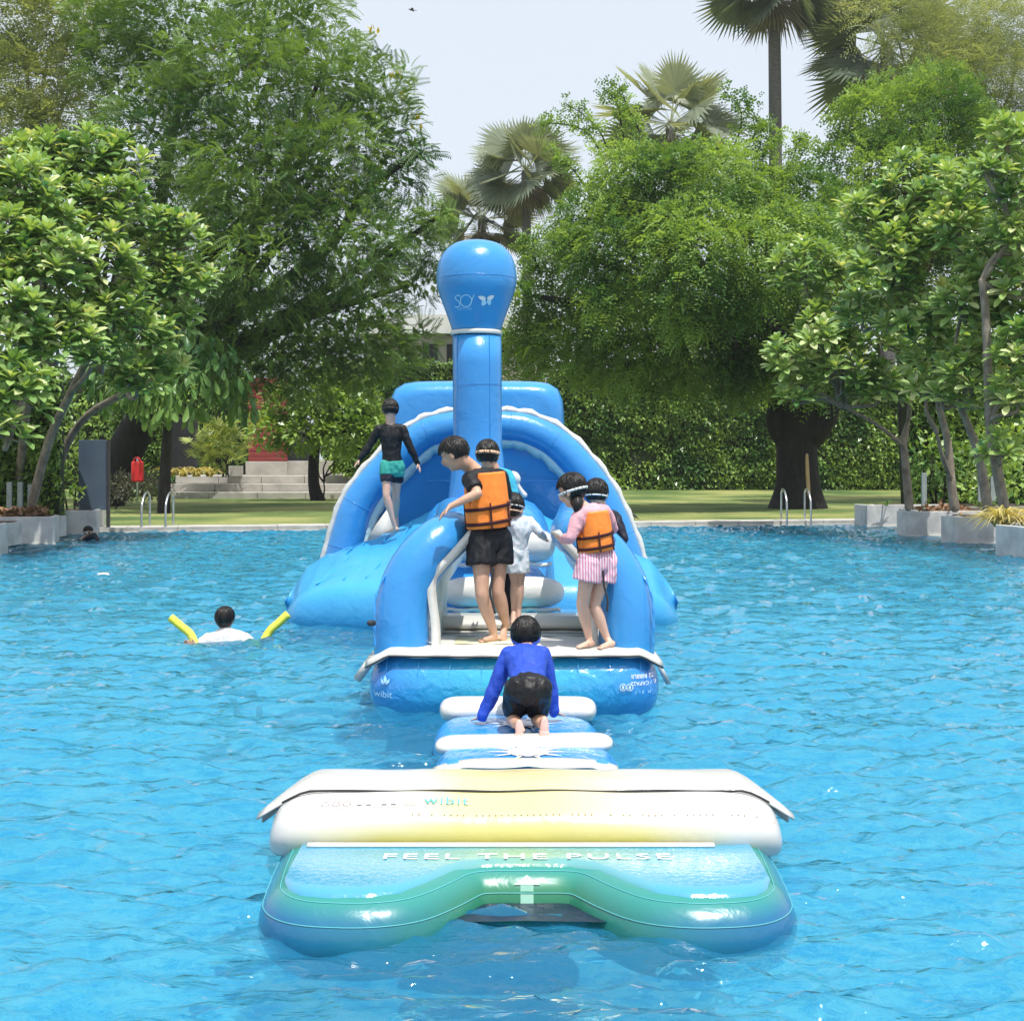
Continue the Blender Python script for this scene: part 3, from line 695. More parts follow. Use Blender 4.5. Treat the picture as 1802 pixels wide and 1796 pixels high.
# ================================================ CLIMBING MODULE
AC = .015
e = thing('climbing_platform', (AC, 10.8, 0), 'blue inflatable platform with white mat, bow-shaped front and two leaning side tubes', 'inflatable')
o = [(1.07, 10.15), (1.09, 10.6), (1.09, 11.6), (1.0, 12.6), (0, 12.75), (-1.0, 12.6), (-1.09, 11.6), (-1.09, 10.6), (-1.06, 10.15)]
def hf(x): return 9.57 + .06 * (x / 1.09) ** 2 + .42 * min(abs(x) / 1.10, 1) ** 14
o += [(x, hf(x)) for x in np.linspace(-1.03, 1.03, 17)]
ob = [(AC + p[0], p[1]) for p in crom(o, 5, True)]
cy = 10.9; rings = []
for a in np.linspace(-88, 80, 15):
    inn = .22 * (1 - math.cos(R(a))); q = inset(ob, inn); zz = .14 + .27 * math.sin(R(a))
    rings.append([(x, y, zz - (.0 if a > 0 else 0)) for x, y in q])
v, f = loft(rings); hull = link('hull', mesh(v, f), 'blue_slick', e)
M['blue_slick2'] = pvc('blue_pvc_waterfall_print', (.035, .29, .72), stops=[(-1.1, (.02, .20, .62)), (-.55, (.03, .34, .68)), (0, (.04, .45, .62)), (.55, (.03, .34, .68)), (1.1, (.02, .20, .62))], rough=.2, wr=.6, wscale=9, coat=.6)
hull.data.materials[0] = M['blue_slick2']
q = inset(ob, .085)
matz = .425
pts = [(x, y) for x, y in q if y < 12.2]
# white mat: top sheet with a soft rolled front lip
v = []; f = []
rows = [(0, -.03, -.012), (0, -.005, .004), (0, .04, .012), (0, .5, .010), (0, 1.5, .010)]
xsm = np.linspace(-1.07, 1.07, 60)
def fronty(x): return 9.63 + .06 * (x / 1.08) ** 2 + .25 * (abs(x) / 1.12) ** 14
R_ = []
for dy, dz in ((-.035, -.035), (-.03, -.01), (-.01, .008), (.03, .014), (.12, .012), (.6, .010)):
    R_.append([(AC + x * (1.0), fronty(x) + dy, matz + dz - .09 * max(0, abs(x) - .9) / .15 + .004 * math.sin(21 * x)) for x in xsm])
R_.append([(AC + x, 12.0, matz + .01 - .09 * max(0, abs(x) - .9) / .15) for x in xsm])
v, f = loft(R_, False, False); me = mesh(v, f); bm = bmesh.new(); bm.from_mesh(me); bmesh.ops.recalc_face_normals(bm, faces=bm.faces[:]); bmesh.ops.solidify(bm, geom=bm.faces[:], thickness=.012); bm.to_mesh(me); bm.free()
link('white_mat', me, 'whitemat', e)
tube('mat_seam', [(AC + x, fronty(x) - .036, matz - .028 - .09 * max(0, abs(x) - .9) / .15) for x in xsm], .006, 'seam', e, n=5)
M['yellowmat'] = pvc('yellow_faded_mat', (.80, .74, .40), c2=(.78, .76, .55), rough=.5, wr=.2)
ribbon('yellow_patch', [(x, 9.98, matz + .0165) for x in (-.42, -.1, .1)], [(x, 10.32, matz + .0165) for x in (-.42, -.1, .1)], 'yellowmat', e, .004)
gm_ = pvc('grey_wet_mat', (.50, .55, .58), rough=.2)
ribbon('wet_grey_mat', [(x, 10.42, matz + .0155) for x in (-.58, .0, .55)], [(x, 10.62, matz + .016) for x in (-.58, .0, .55)], gm_, e, .004)
v, f = sweep([(-.62, 10.95, .47), (-.3, 10.95, .475), (0, 10.95, .475), (.3, 10.95, .475), (.58, 10.95, .47)], [(.19, .055)] * 5, axis=(0, 1, 0), n=16)
link('white_step', mesh(v, f), 'whitemat', e)
for s, pts in ((-1, ((622, 1192), (634, 1200), (664, 1160), (652, 1149))), (1, ((1181, 1203), (1172, 1204), (1150, 1160), (1158, 1157)))):
    a, b, c, d = [P(x, y, 10.05) for x, y in pts]
    ribbon('side_flap', [a, d], [b, c], 'white', e, .01)
# side tubes
side_paths = []
for s in (-1, 1):
    k = lambda px, py, D: (AC + s * abs(px - 905) / F * D, D, CH - (py - HY) / F * D)
    tp_ = [(*k(706, 1175, 9.98), .19), (*k(707, 1130, 10.0), .205), (*k(708, 1080, 10.02), .205), (*k(718, 1030, 10.05), .20), (*k(743, 985, 10.1), .195), (*k(778, 950, 10.2), .185), (*k(800, 936, 10.45), .175), (*k(802, 932, 11.2), .17), (*k(800, 918, 12.6), .17), (*k(798, 905, 13.6), .17)]
    q = crom(tp_, 5); side_paths.append(q)
    v, f = sweep([x[:3] for x in q], [x[3] for x in q], n=22); link('side_tube', mesh(v, f), 'blue', e)
    tr_a, tr_b = [], []
    for px, py, D in ((763, 1145, 9.90), (762, 1098, 9.92), (756, 1050, 9.93), (756, 1018, 9.94), (770, 998, 9.96), (800, 966, 10.0), (830, 932, 10.05)):
        tr_a.append(k(px - 4, py, D)); tr_b.append(k(px + 12, py + 3, D + .03))
    tr_a = [x[:3] for x in crom(tr_a, 4)]; tr_b = [x[:3] for x in crom(tr_b, 4)]
    ribbon('tube_trim', tr_a, tr_b, 'white', e, .012)
    wp = crom([k(661, 1135, 9.86), k(660, 1090, 9.88), k(664, 1045, 9.93), k(683, 1005, 10.0), k(712, 965, 10.05), k(745, 932, 10.1), k(768, 918, 10.15), k(790, 909, 10.3)], 6)
    v, f = sweep([(x[0], x[1] - .03, x[2]) for x in wp], [(.007 + .004 * math.sin(i * 1.7)) for i in range(len(wp))], n=6)
    link('tube_seam', mesh(v, f), 'blue_slick', e)
    # grey-white side sheet inside the tube
    q1 = [k(772, 1140, 10.1), k(766, 1060, 10.15), k(768, 1010, 10.2), k(810, 960, 10.5), k(822, 935, 11.5)]
    q2 = [k(790, 1135, 11.4), k(785, 1060, 11.6), k(790, 1020, 11.8), k(812, 985, 12.2), k(826, 950, 12.9)]
    ribbon('side_sheet', q1, q2, 'trim', e, .01)
# marks on the hull
def on_hull(px, py, rot=False):
    c = P(px, py, 9.62)
    def g(x, y):
        if rot: x, y = -x, -y
        X = c.x + x; z = c.z + y
        yy = hf(X - AC); a = (z - .14) / .27
        return (X, yy + .22 * (1 - math.sqrt(max(0, 1 - a * a))) - .012, z)
    return g
flat('logo_petal', [[(0, 0), (.014, .03), (0, .062), (-.012, .03)], [(.008, -.004), (.03, .014), (.034, .042), (.012, .02)], [(-.008, -.004), (-.03, .012), (-.03, .038), (-.010, .018)]], on_hull(677, 1204), 'printpale', e)
textmesh('wibit', .07, on_hull(673, 1222), 'printpale', e, 'logo')
textmesh('22 RIBBUI', .040, on_hull(1132, 1190, True), 'print', e, 'small_print')
textmesh('E. / CAPA22', .038, on_hull(1134, 1202, True), 'print', e, 'small_print')
textmesh('M  .0 :: //', .034, on_hull(1132, 1217, True), 'printpale', e, 'small_print')
for px in (1096, 1108):
    flat('pictogram_circle', ringpoly(0, 0, .026, .007) + [[(-.008, -.012), (.008, -.012), (.008, .012), (-.008, .012)]], on_hull(px, 1208), 'trim', e)
tube('tube_valve', [P(657, 1096, 9.8), P(651, 1096, 9.75)], .022, 'seam', e, n=10)

# ================================================ TOWER MODULE: base mound, climbing steps, arch, block, column
TX = (848 - CX) / F * 15.5
e = thing('tower_inflatable', (TX, 15.5, 0), 'large blue inflatable with round-headed column, white-trimmed arch and two sloping wings', 'inflatable')
# wings: loft across the width
cols = [(-2.20, .05, .20, 15.3, 15.4), (-2.12, .16, .38, 15.0, 15.7), (-1.95, .34, .60, 14.75, 16.0), (-1.6, .45, .74, 14.6, 16.15), (-1.2, .49, .88, 14.5, 16.2), (-.8, .52, 1.07, 14.45, 16.2), (-.45, .54, 1.24, 14.4, 16.2), (0, .55, 1.33, 14.4, 16.2)]
cols = cols + [(-a, b, c, d, g_) for a, b, c, d, g_ in reversed(cols[:-1])]
cols = [tuple(x) for x in crom(cols, 5)]
rings = []
for x, zf, zb, yf, yb in cols:
    pf = [(yf + .30, -.25), (yf + .02, -.18), (yf - .10, 0), (yf - .10, zf * .45), (yf - .02, zf * .82), (yf + .14, zf), (yf + .14 + (yb - yf - .3) * .33, zf + (zb - zf) * .36), (yf + .14 + (yb - yf - .3) * .66, zf + (zb - zf) * .70), (yb - .16, zb - .01), (yb, zb - .02), (yb + .18, zb - .15), (yb + .25, zb * .5), (yb + .25, 0), (yb + .1, -.2)]
    pf = crom(pf, 3)
    rings.append([(TX + x, y, z + (.010 * math.sin(x * 30) if zf < z < zb else 0)) for y, z in pf])
v, f = loft(rings); link('wing_mound', mesh(v, f), 'teal_wing', e)
# crease seams running down the wings
def wing_pt(x, t):
    i = int(np.argmin([abs(c[0] - x) for c in cols])); _, zf, zb, yf, yb = cols[i]
    return (TX + x, yf + .12 + (yb - yf - .28) * t, zf + (zb - zf) * (t * 1.03) - .002)
for s in (-1, 1):
    for d in (.25, .5, .8, 1.1):
        pts = [wing_pt(s * (.55 + d + (1 - t) * .45 if d < 1 else .4 + d + (1 - t) * .3), t) for t in np.linspace(.05, .92, 9)]
        tube('crease', pts, .012, 'teal_wing', e, n=6)
# climbing slope in front of the mound
sl_ = []
for x in np.linspace(-.72, .72, 17):
    kz = .05 * (x / .72) ** 2 + .34 * abs(x / .72) ** 7
    sl_.append([(TX + .05 + x, y, z - kz) for y, z in ((12.55, .1), (12.5, .5), (12.7, .62), (13.2, .80), (13.8, 1.02), (14.5, 1.25), (15.2, 1.36), (15.4, 1.2), (15.4, .3))])
v, f = loft([[tuple(p) for p in crom(r, 4)] for r in sl_]); link('climbing_slope', mesh(v, f), 'blue_slick', e)
def bolst(px, py, D, hw, r, nm, n=20):
    c = P(px, py, D); rings = []
    for i in range(-14, 15):
        x = hw * math.sin(math.pi / 2 * i / 14); k = max(1 - abs(x / hw) ** 5, .0001) ** .45
        rings.append([(c.x + x, c.y + r * k * math.cos(a), c.z + r * k * math.sin(a)) for a in [2 * math.pi * j / n for j in range(n)]])
    v, f = loft(rings); b_ = link(nm, mesh(v, f), 'white', e)
    bot = [(c.x + x, c.y - r * .55, c.z - r * .86 - .012 * abs(math.sin(x * 13))) for x in np.linspace(-hw * .93, hw * .93, 40)]
    ribbon('fringe', bot, [(a_, b2, c_ - .03 - .014 * abs(math.sin(a_ * 17))) for a_, b2, c_ in bot], 'white', e, .006)
bolst(885, 1042, 12.3, .555, .145, 'white_step_roll'); bolst(885, 960, 13.0, .50, .17, 'white_step_roll'); 
# arch
AD = 16.6
outer = [(560, 1010), (572, 975), (583, 933), (600, 883), (625, 843), (665, 798), (715, 753), (750, 733), (800, 722), (848, 719), (890, 722), (934, 728), (990, 754), (1039, 800), (1078, 851), (1103, 900), (1127, 962), (1136, 1000)]
oc = crom(outer, 4); ctr = []; 
for i, p in enumerate(oc):
    a, b = oc[max(i - 1, 0)], oc[min(i + 1, len(oc) - 1)]; t_ = (b - a) / np.linalg.norm(b - a); nrm = np.array([-t_[1], t_[0]])
    fy = (p[1] - 720) / 280; wd = 27 + 6 * fy
    ctr.append((p + nrm * wd, wd, p, nrm))
path = [P(c[0], c[1], AD) for c, w_, p, n_ in ctr]
path_arch, rad_arch = path, [w_ / F * AD for c, w_, p, n_ in ctr]
v, f = sweep(path, [w_ / F * AD for c, w_, p, n_ in ctr], axis=(0, 1, 0), n=22); link('arch_tube', mesh(v, f), 'blue', e)
def wob(i, a): return a * math.sin(i * 1.9) + a * .6 * math.sin(i * 4.3)
ribbon('outer_trim', [P(*(p - n_ * (6 + wob(i, 1.6))), AD - .04) for i, (c, w_, p, n_) in enumerate(ctr)], [P(*(p + n_ * 3), AD - .06) for i, (c, w_, p, n_) in enumerate(ctr)], 'white', e, .014)
ribbon('inner_trim', [P(*(p + n_ * (2 * w_ - 4)), AD - .06) for c, w_, p, n_ in ctr[3:-3]], [P(*(p + n_ * (2 * w_ + 11 + wob(i, 1.6))), AD + .02) for i, (c, w_, p, n_) in enumerate(ctr[3:-3])], 'trim', e, .012)
# sloping inner panel of the arch
cc = P(848, 900, AD + .35); pts = [P(*(p + n_ * (2 * w_ - 6)), AD + .04) for c, w_, p, n_ in ctr]
m_ = len(pts); v = [tuple(p) for p in pts]; f = []
for k in (.8, .55, .3, .08):
    o_ = len(v)
    for p in pts: q = cc + (p - cc) * k; v.append((q.x, AD + .04 + .32 * (1 - k) , q.z))
    for i in range(m_ - 1): f.append((o_ - m_ + i, o_ - m_ + i + 1, o_ + i + 1, o_ + i))
    f.append((o_ - 1, o_ - m_, o_, o_ + m_ - 1))
f.append(tuple(range(len(v) - m_, len(v))))
link('back_panel', mesh(v, f), 'blue', e)
tube('panel_seam', [P(x, 846, AD + .05) for x in (750, 800, 900, 960, 1000)], .008, 'blue_slick', e, n=6)
# triangular white openings behind the arch feet
for s in (-1, 1):
    k = lambda px, py: P(848 + s * (848 - px), py, AD - .02)
    flat('white_gusset', [[k(682, 900), k(655, 945), k(690, 945), k(700, 925)]], lambda x, y: (x, y, 0), 'whitemat', e) if False else ribbon('white_gusset', [k(640, 958), k(662, 922), k(684, 892)], [k(690, 958), k(694, 930), k(690, 896)], 'whitemat', e, .02)
# white grab handle
hp = [P(898, 842, AD - .3), P(903, 836, AD - .32), P(908, 843, AD - .33), P(909, 852, AD - .33), P(916, 862, AD - .33), P(923, 871, AD - .33)]
tube('grab_handle', hp, [.03, .055, .06, .04, .03, .035], 'white', e, dens=4, n=10)
# rear block
a, b = P(680, 0, 18.0).x, P(995, 0, 18.0).x
o = []; cxb = (a + b) / 2; hw = (b - a) / 2
rings = []
zt, zb_ = P(0, 670, 18.0).z, .1
for i in range(-12, 13):
    y = .55 * math.sin(math.pi / 2 * i / 12); k = (1 - abs(y / .55) ** 4) ** .5 if abs(i) < 12 else .02
    ring = []
    for j in range(72):
        aa = 2 * math.pi * j / 72; ca, sa = math.cos(aa), math.sin(aa); q = (abs(ca) ** 9 + abs(sa) ** 9) ** (-1 / 9)
        sh = .2 * (1 - k); ring.append((cxb + (hw - sh) * ca * q, 18.55 + y, (zt + zb_) / 2 + ((zt - zb_) / 2 - sh) * sa * q + .02 * math.cos(ca * 1.3)))
    rings.append(ring)
v, f = loft(rings); link('rear_block', mesh(v, f), 'blue', e)
# column and head
CD = 15.35; S = F / CD
cxm = P(842, 0, CD).x
zz = lambda py: CH - (py - HY) / S
prof = [(0.02, 1.0), (.36, 1.0), (.345, 1.30), (.32, 1.50), (.30, 1.68), (45 / S, zz(803)), (43.5 / S, zz(795)), (42.5 / S, zz(785)), (43 / S, zz(740)), (43.3 / S, zz(690)), (43 / S, zz(640)), (43 / S, zz(592)), (.02, zz(590))]
lathe('column', prof, (cxm, CD), 'blue', e, 44, lean=(-.008, 0))
hx = P(838.5, 0, CD).x
prof = [(.02, zz(592)), (42.5 / S, zz(590)), (43.5 / S, zz(581)), (45.5 / S, zz(573)), (53 / S, zz(552)), (63 / S, zz(525)), (68.5 / S, zz(508)), (70.5 / S, zz(493)), (69.5 / S, zz(476)), (65 / S, zz(458)), (56 / S, zz(443)), (42 / S, zz(431)), (24 / S, zz(425)), (8 / S, zz(423)), (.004, zz(422.8))]
pr = [tuple(x) for x in crom(prof[2:], 5)]; headprof = pr
lathe('round_head', [prof[0]] + pr, (hx, CD), 'blue', e, 56)
v, f = sweep([(hx + (43.5 / S + .004) * math.cos(a), CD + (43.5 / S + .004) * math.sin(a), zz(586)) for a in np.linspace(0, 2 * math.pi, 48, endpoint=False)], [(.026, .010)] * 48, axis=(0, 0, 1), n=10, cap=None, closed=True)
link('white_collar', mesh(v, f), 'white', e)
v, f = sweep([(hx + (70.2 / S) * math.cos(a), CD + (70.2 / S) * math.sin(a), zz(491)) for a in np.linspace(0, 2 * math.pi, 60, endpoint=False)], [(.006, .006)] * 60, axis=(0, 0, 1), n=6, cap=None, closed=True)
link('head_seam', mesh(v, f), 'blue', e)
def on_head(px, py):
    cx_, cz_ = P(px, 0, CD).x - hx, zz(py)
    def g(x, y):
        X = cx_ + x; Z = cz_ + y
        r = np.interp(Z, [q[1] for q in headprof], [q[0] for q in headprof]) + .006
        return (hx + X, CD - math.sqrt(max(r * r - X * X, .0001)), Z)
    return g
hh = on_head(822, 536)
flat('logo_ring', ringpoly(0, 0, .067, .010, 30), hh, 'printpale', e)
flat('logo_slash', [[(.035, -.055), (.047, -.055), (.095, .065), (.085, .065)]], hh, 'printpale', e)
def strokepoly(pts, w_):
    out = []
    for i in range(len(pts) - 1):
        a_, b_2 = np.array(pts[i]), np.array(pts[i + 1]); d = b_2 - a_; n_ = np.array([-d[1], d[0]]); n_ = n_ / (np.linalg.norm(n_) + 1e-9) * w_ / 2
        out.append([tuple(a_ - n_), tuple(b_2 - n_), tuple(b_2 + n_), tuple(a_ + n_)])
    return out
sp_ = [tuple(x) for x in crom([(-.062, .045), (-.075, .060), (-.105, .060), (-.12, .035), (-.10, .012), (-.075, -.015), (-.07, -.045), (-.095, -.062), (-.125, -.052)], 5)]
flat('logo_letter', strokepoly(sp_, .010), hh, 'printpale', e)
textmesh('SOFITEL', .036, on_head(820, 549), 'printpale', e, 'lettering', 1.35)
def petal(cx_, cy_, l, w_, a): 
    ca, sa = math.cos(R(a)), math.sin(R(a)); pts = []
    for i in range(16):
        t_ = 2 * math.pi * i / 16; x = l / 2 * math.cos(t_); y = w_ / 2 * math.sin(t_) * (1 - .35 * math.cos(t_)); pts.append((cx_ + x * ca - y * sa, cy_ + x * sa + y * ca))
    return pts
lg = on_head(857, 535)
flat('flower_petal', [petal(-.048, .022, .085, .045, 160)], lg, 'print', e); flat('flower_petal', [petal(.048, .030, .085, .045, 32)], lg, 'print', e)
flat('flower_petal', [petal(-.030, -.030, .066, .050, 240)], lg, 'printpale', e); flat('flower_petal', [petal(.030, -.022, .060, .045, 280)], lg, 'printpale', e)

# welded seams and fittings on the skins
def ringseam(parent, c, t, r, mt='blue', th=.006, name='welded_seam'):
    t = Vector(t).normalized(); a = t.orthogonal().normalized(); b = t.cross(a)
    v, f = sweep([Vector(c) + a * r * math.cos(x) + b * r * math.sin(x) for x in np.linspace(0, 2 * math.pi, 36, endpoint=False)], [th] * 36, n=5, cap=None, closed=True); link(name, mesh(v, f), mt, parent)
TW_ = bpy.data.objects['tower_inflatable']; CP_ = bpy.data.objects['climbing_platform']
for i in range(6, len(path_arch) - 5, 7):
    ringseam(TW_, path_arch[i], path_arch[i + 1] - path_arch[i - 1], rad_arch[i] * 1.0, th=.004)
for z_, r_ in ((2.62, .283),): ringseam(TW_, (cxm - .008 * (z_ - 1), CD, z_), (0, 0, 1), r_ - .001, th=.002)
for a_ in (-.9, .55):
    v, f = sweep([(cxm - .008 * (z_ - 1) + .279 * math.sin(a_), CD - .279 * math.cos(a_), z_) for z_ in np.linspace(1.9, 3.15, 8)], [.004] * 8, n=5); link('welded_seam', mesh(v, f), 'blue', TW_)
for q_ in side_paths:
    for i in (36,):
        ringseam(CP_, Vector(q_[i][:3]), Vector(q_[i + 1][:3]) - Vector(q_[i - 1][:3]), q_[i][3] * 1.001, th=.0032)
for x_ in np.linspace(-.9, .9, 9):          # short puckers under the mat edge
    v, f = sweep([(AC + x_, hf(x_) + .115, .395), (AC + x_, hf(x_) + .045, .345), (AC + x_ + random.uniform(-.01, .01), hf(x_) + .012, .28 + random.uniform(-.04, .02))], [.004, .003, .001], n=6); link('pucker', mesh(v, f), 'blue_slick2', CP_)
for x_, y_, z_ in ((TX - 1.5, 14.56, .25), (TX + 1.45, 14.58, .25)):
    lathe('valve', [(.001, z_ + .0), (.05, z_), (.05, z_ + .012), (.03, z_ + .03), (.001, z_ + .03)], (x_, y_ + .1), 'blue_slick', TW_, 16)
# ================================================ PEOPLE
def fuse(name, shapes, voxel, mat, parent, smooth=2, wob=0, wscale=19):
    """one continuous skin from overlapping shapes"""
    v = []; f = []
    for a, b in shapes:
        o = len(v); v += [tuple(p) for p in a]; f += [tuple(i + o for i in q) for q in b]
    me = mesh(v, f, 'tmp'); o = bpy.data.objects.new('tmp', me); COL.objects.link(o)
    bm = bmesh.new(); bm.from_mesh(me); bmesh.ops.recalc_face_normals(bm, faces=bm.faces[:]); bm.to_mesh(me); bm.free()
    md = o.modifiers.new('r', 'REMESH'); md.mode = 'VOXEL'; md.voxel_size = voxel; md.adaptivity = 0
    if smooth:
        m2 = o.modifiers.new('s', 'SMOOTH'); m2.factor = .5; m2.iterations = smooth
    out = bpy.data.meshes.new_from_object(o.evaluated_get(bpy.context.evaluated_depsgraph_get()))
    bpy.data.objects.remove(o); out.name = name; out.materials.clear()
    if wob:
        n = len(out.vertices); co = np.empty(n * 3, np.float32); no = np.empty(n * 3, np.float32)
        out.vertices.foreach_get('co', co); out.vertices.foreach_get('normal', no); co = co.reshape(-1, 3); no = no.reshape(-1, 3)
        w_ = np.array([noise.noise(Vector((p[0] * wscale, p[1] * wscale, p[2] * wscale * .55 + 3 * p[0]))) for p in co])
        co += no * ((1 - np.abs(w_) * 2.2) * wob)[:, None]
        out.vertices.foreach_set('co', co.ravel()); out.update()
    return link(name, out, mat, parent)
def seg(a, b, ra, rb, mid=None, n=12, rm=None):
    """limb piece with a swell"""
    a, b = Vector(a), Vector(b); pts = []; rr = []
    for i in range(7):
        t = i / 6; pts.append(a.lerp(b, t)); base = ra + (rb - ra) * t
        rr.append(base * (1 + (mid or 0) * math.sin(math.pi * min(1, t * 1.25))))
    return sweep(pts, rr, n=n)
def hand(wr, d, palm_n, k, curl=.5, side=1, spread=1.0):
    """palm, four fingers of different lengths and a thumb from the side of the palm"""
    d = Vector(d).normalized(); pn = Vector(palm_n); pn = (pn - d * pn.dot(d)).normalized(); s = d.cross(pn) * side; out = []
    L = .095 * k; c = Vector(wr)
    out.append(sweep([c - d * .01 * k, c + d * L * .35, c + d * L * .8], [(.021 * k, .014 * k), (.033 * k, .014 * k), (.034 * k, .012 * k)], axis=s, n=12))
    for i, (off, fl) in enumerate(((-.026, .062), (-.009, .072), (.009, .068), (.026, .052))):
        b = c + d * L * (.82 if i in (1, 2) else .76) + s * off * k; dd = (d + s * off * 4.5 * spread).normalized(); p = [b]; q = dd.copy()
        for j in range(3):
            q = (q + pn * curl * (.35 + .35 * j)).normalized(); p.append(p[-1] + q * fl * k * (.42, .32, .26)[j])
        out.append(sweep(p, [.0085 * k, .0082 * k, .0075 * k, .0062 * k], n=8))
    b = c + d * L * .22 - s * .024 * k; q = (d * .75 - s * .8 + pn * .25).normalized(); p = [b, b + q * .032 * k]
    q = (q + d * .45 + pn * .2).normalized(); p.append(p[-1] + q * .028 * k); p.append(p[-1] + (q + d * .3).normalized() * .020 * k)
    out.append(sweep(p, [.0115 * k, .010 * k, .009 * k, .007 * k], n=8))
    return out
def foot(heel, toe, up, k):
    h, t = Vector(heel), Vector(toe); d = (t - h).normalized(); up = Vector(up); up = (up - d * up.dot(d)).normalized(); s = d.cross(up); L = (t - h).length; out = []
    out.append(sweep([h + up * .028 * k, h + d * L * .3 + up * .026 * k, h + d * L * .62 + up * .018 * k, h + d * L * .82 + up * .013 * k], [(.028 * k, .030 * k), (.027 * k, .030 * k), (.036 * k, .020 * k), (.038 * k, .013 * k)], axis=s, n=12))
    for i in range(5):
        o = (-.030, -.012, .003, .016, .028)[i] * k; r = (.0125, .0095, .009, .0085, .008)[i] * k
        b = h + d * L * (.84, .86, .84, .81, .77)[i] + s * o + up * .012 * k
        out.append(sweep([b, b + d * L * (.15, .14, .13, .11, .09)[i] - up * .003 * k], [r, r * .85], n=8))
    return out
def headshapes(c, fd, up, k):
    """cranium, jaw, nose, ears, brow; c centre, fd where the face points"""
    f = Vector(fd).normalized(); u = Vector(up); u = (u - f * u.dot(f)).normalized(); s = f.cross(u)
    mx = Matrix((s, f, u)).transposed()
    q = lambda x, y, z: Vector(c) + (s * x + f * y + u * z) * k
    sh = [ellipsoid(q(0, -.006, .022), (.073 * k, .090 * k, .086 * k), 20, 14, mx),
          ellipsoid(q(0, .018, -.040), (.054 * k, .062 * k, .066 * k), 16, 12, mx),
          ellipsoid(q(0, .050, -.078), (.024 * k, .024 * k, .022 * k), 12, 8, mx),
          sweep([q(0, .084, .012), q(0, .100, -.014), q(0, .096, -.026)], [.009 * k, .013 * k, .012 * k], n=10),
          ellipsoid(q(0, .074, .026), (.046 * k, .016 * k, .012 * k), 12, 8, mx), ellipsoid(q(0, .080, -.048), (.021 * k, .012 * k, .010 * k), 12, 8, mx)]
    for x in (-1, 1):
        sh.append(ellipsoid(q(x * .078, -.004, -.008), (.009 * k, .019 * k, .031 * k), 10, 8, mx))
        sh.append(ellipsoid(q(x * .038, .060, -.020), (.020 * k, .020 * k, .022 * k), 10, 8, mx))
    return sh, q, mx
def hairmesh(c, mx, k, low=-.055, front=.045, name='hair', mat='hair', parent=None, cap_low=None, r=(.086, .104, .100)):
    """hair as one displaced shell: hugs the skull, pulled under the skin at the face"""
    v = []; f = []; n, m = 48, 30
    for i in range(m + 1):
        a = math.pi * i / m
        for j in range(n):
            b = 2 * math.pi * j / n; d = Vector((math.sin(a) * math.cos(b), math.sin(a) * math.sin(b), math.cos(a)))
            p = Vector((d.x * r[0], d.y * r[1] - .006, d.z * r[2] + .022))
            hl = front + (.05 if d.y > 0 else 0) * 0
            yface = d.y; lim = low if yface < -.1 else (low + (front - low) * min(1, (yface + .1) / .55))
            t_ = (p.z - lim) / .014; t_ = max(0, min(1, t_)); w_ = 1 + .055 * noise.noise(Vector((b * 5.5, a * 1.6, k * 3))) + .03 * noise.noise(Vector((b * 17, a * 3, 1)))
            p = p * (w_ if t_ > 0 else 1)
            p = p * t_ + Vector((d.x * .060, d.y * .076, d.z * .074 + .018)) * (1 - t_)
            v.append(Vector(c) + (mx @ p) * k)
    for i in range(m):
        for j in range(n): f.append((i * n + j, (i + 1) * n + j, (i + 1) * n + (j + 1) % n, i * n + (j + 1) % n))
    o = link(name, mesh(v, f), mat, parent)
    # wet strands lying over the shell, from the crown down
    sv = []; sf = []; rs = random.Random(int(abs(c[0]) * 999))
    for _ in range(420):
        b = rs.uniform(0, 6.283); a0 = abs(rs.gauss(0, .9)); ln = rs.uniform(.35, .85); lift = rs.uniform(.0005, .007); w0 = rs.uniform(.003, .008); dr = rs.gauss(0, .35); pts = []
        for i in range(5):
            t = i / 4; a = min(a0 + ln * t, 2.6); bb = b + dr * t * .6
            d = Vector((math.sin(a) * math.cos(bb), math.sin(a) * math.sin(bb), math.cos(a)))
            pts.append((Vector((d.x * r[0], d.y * r[1] - .006, d.z * r[2] + .022)) + d * (lift * (1 - .3 * t) + .0025 * t), Vector((-math.sin(bb), math.cos(bb), 0)), d))
        lim = (low if pts[-1][2].y < -.1 else (low + (front - low) * min(1, (pts[-1][2].y + .1) / .55))) - .010
        pts = [p for p in pts if p[0].z > lim]
        if len(pts) < 3: continue
        o_ = len(sv); n_ = len(pts)
        for i, (p, sd, d) in enumerate(pts):
            ww = w0 * (1 - (i / (n_ - 1)) ** 2) * .5 + .0004
            for q_ in (p - sd * ww, p + d * w0 * .35, p + sd * ww): sv.append(Vector(c) + (mx @ q_) * k)
        for i in range(n_ - 1):
            for j in range(2): sf.append((o_ + i * 3 + j, o_ + i * 3 + j + 1, o_ + i * 3 + j + 4, o_ + i * 3 + j + 3))
    st_ = link('hair_strands', mesh(sv, sf), mat, parent); st_['kind'] = 'stuff'
    return o
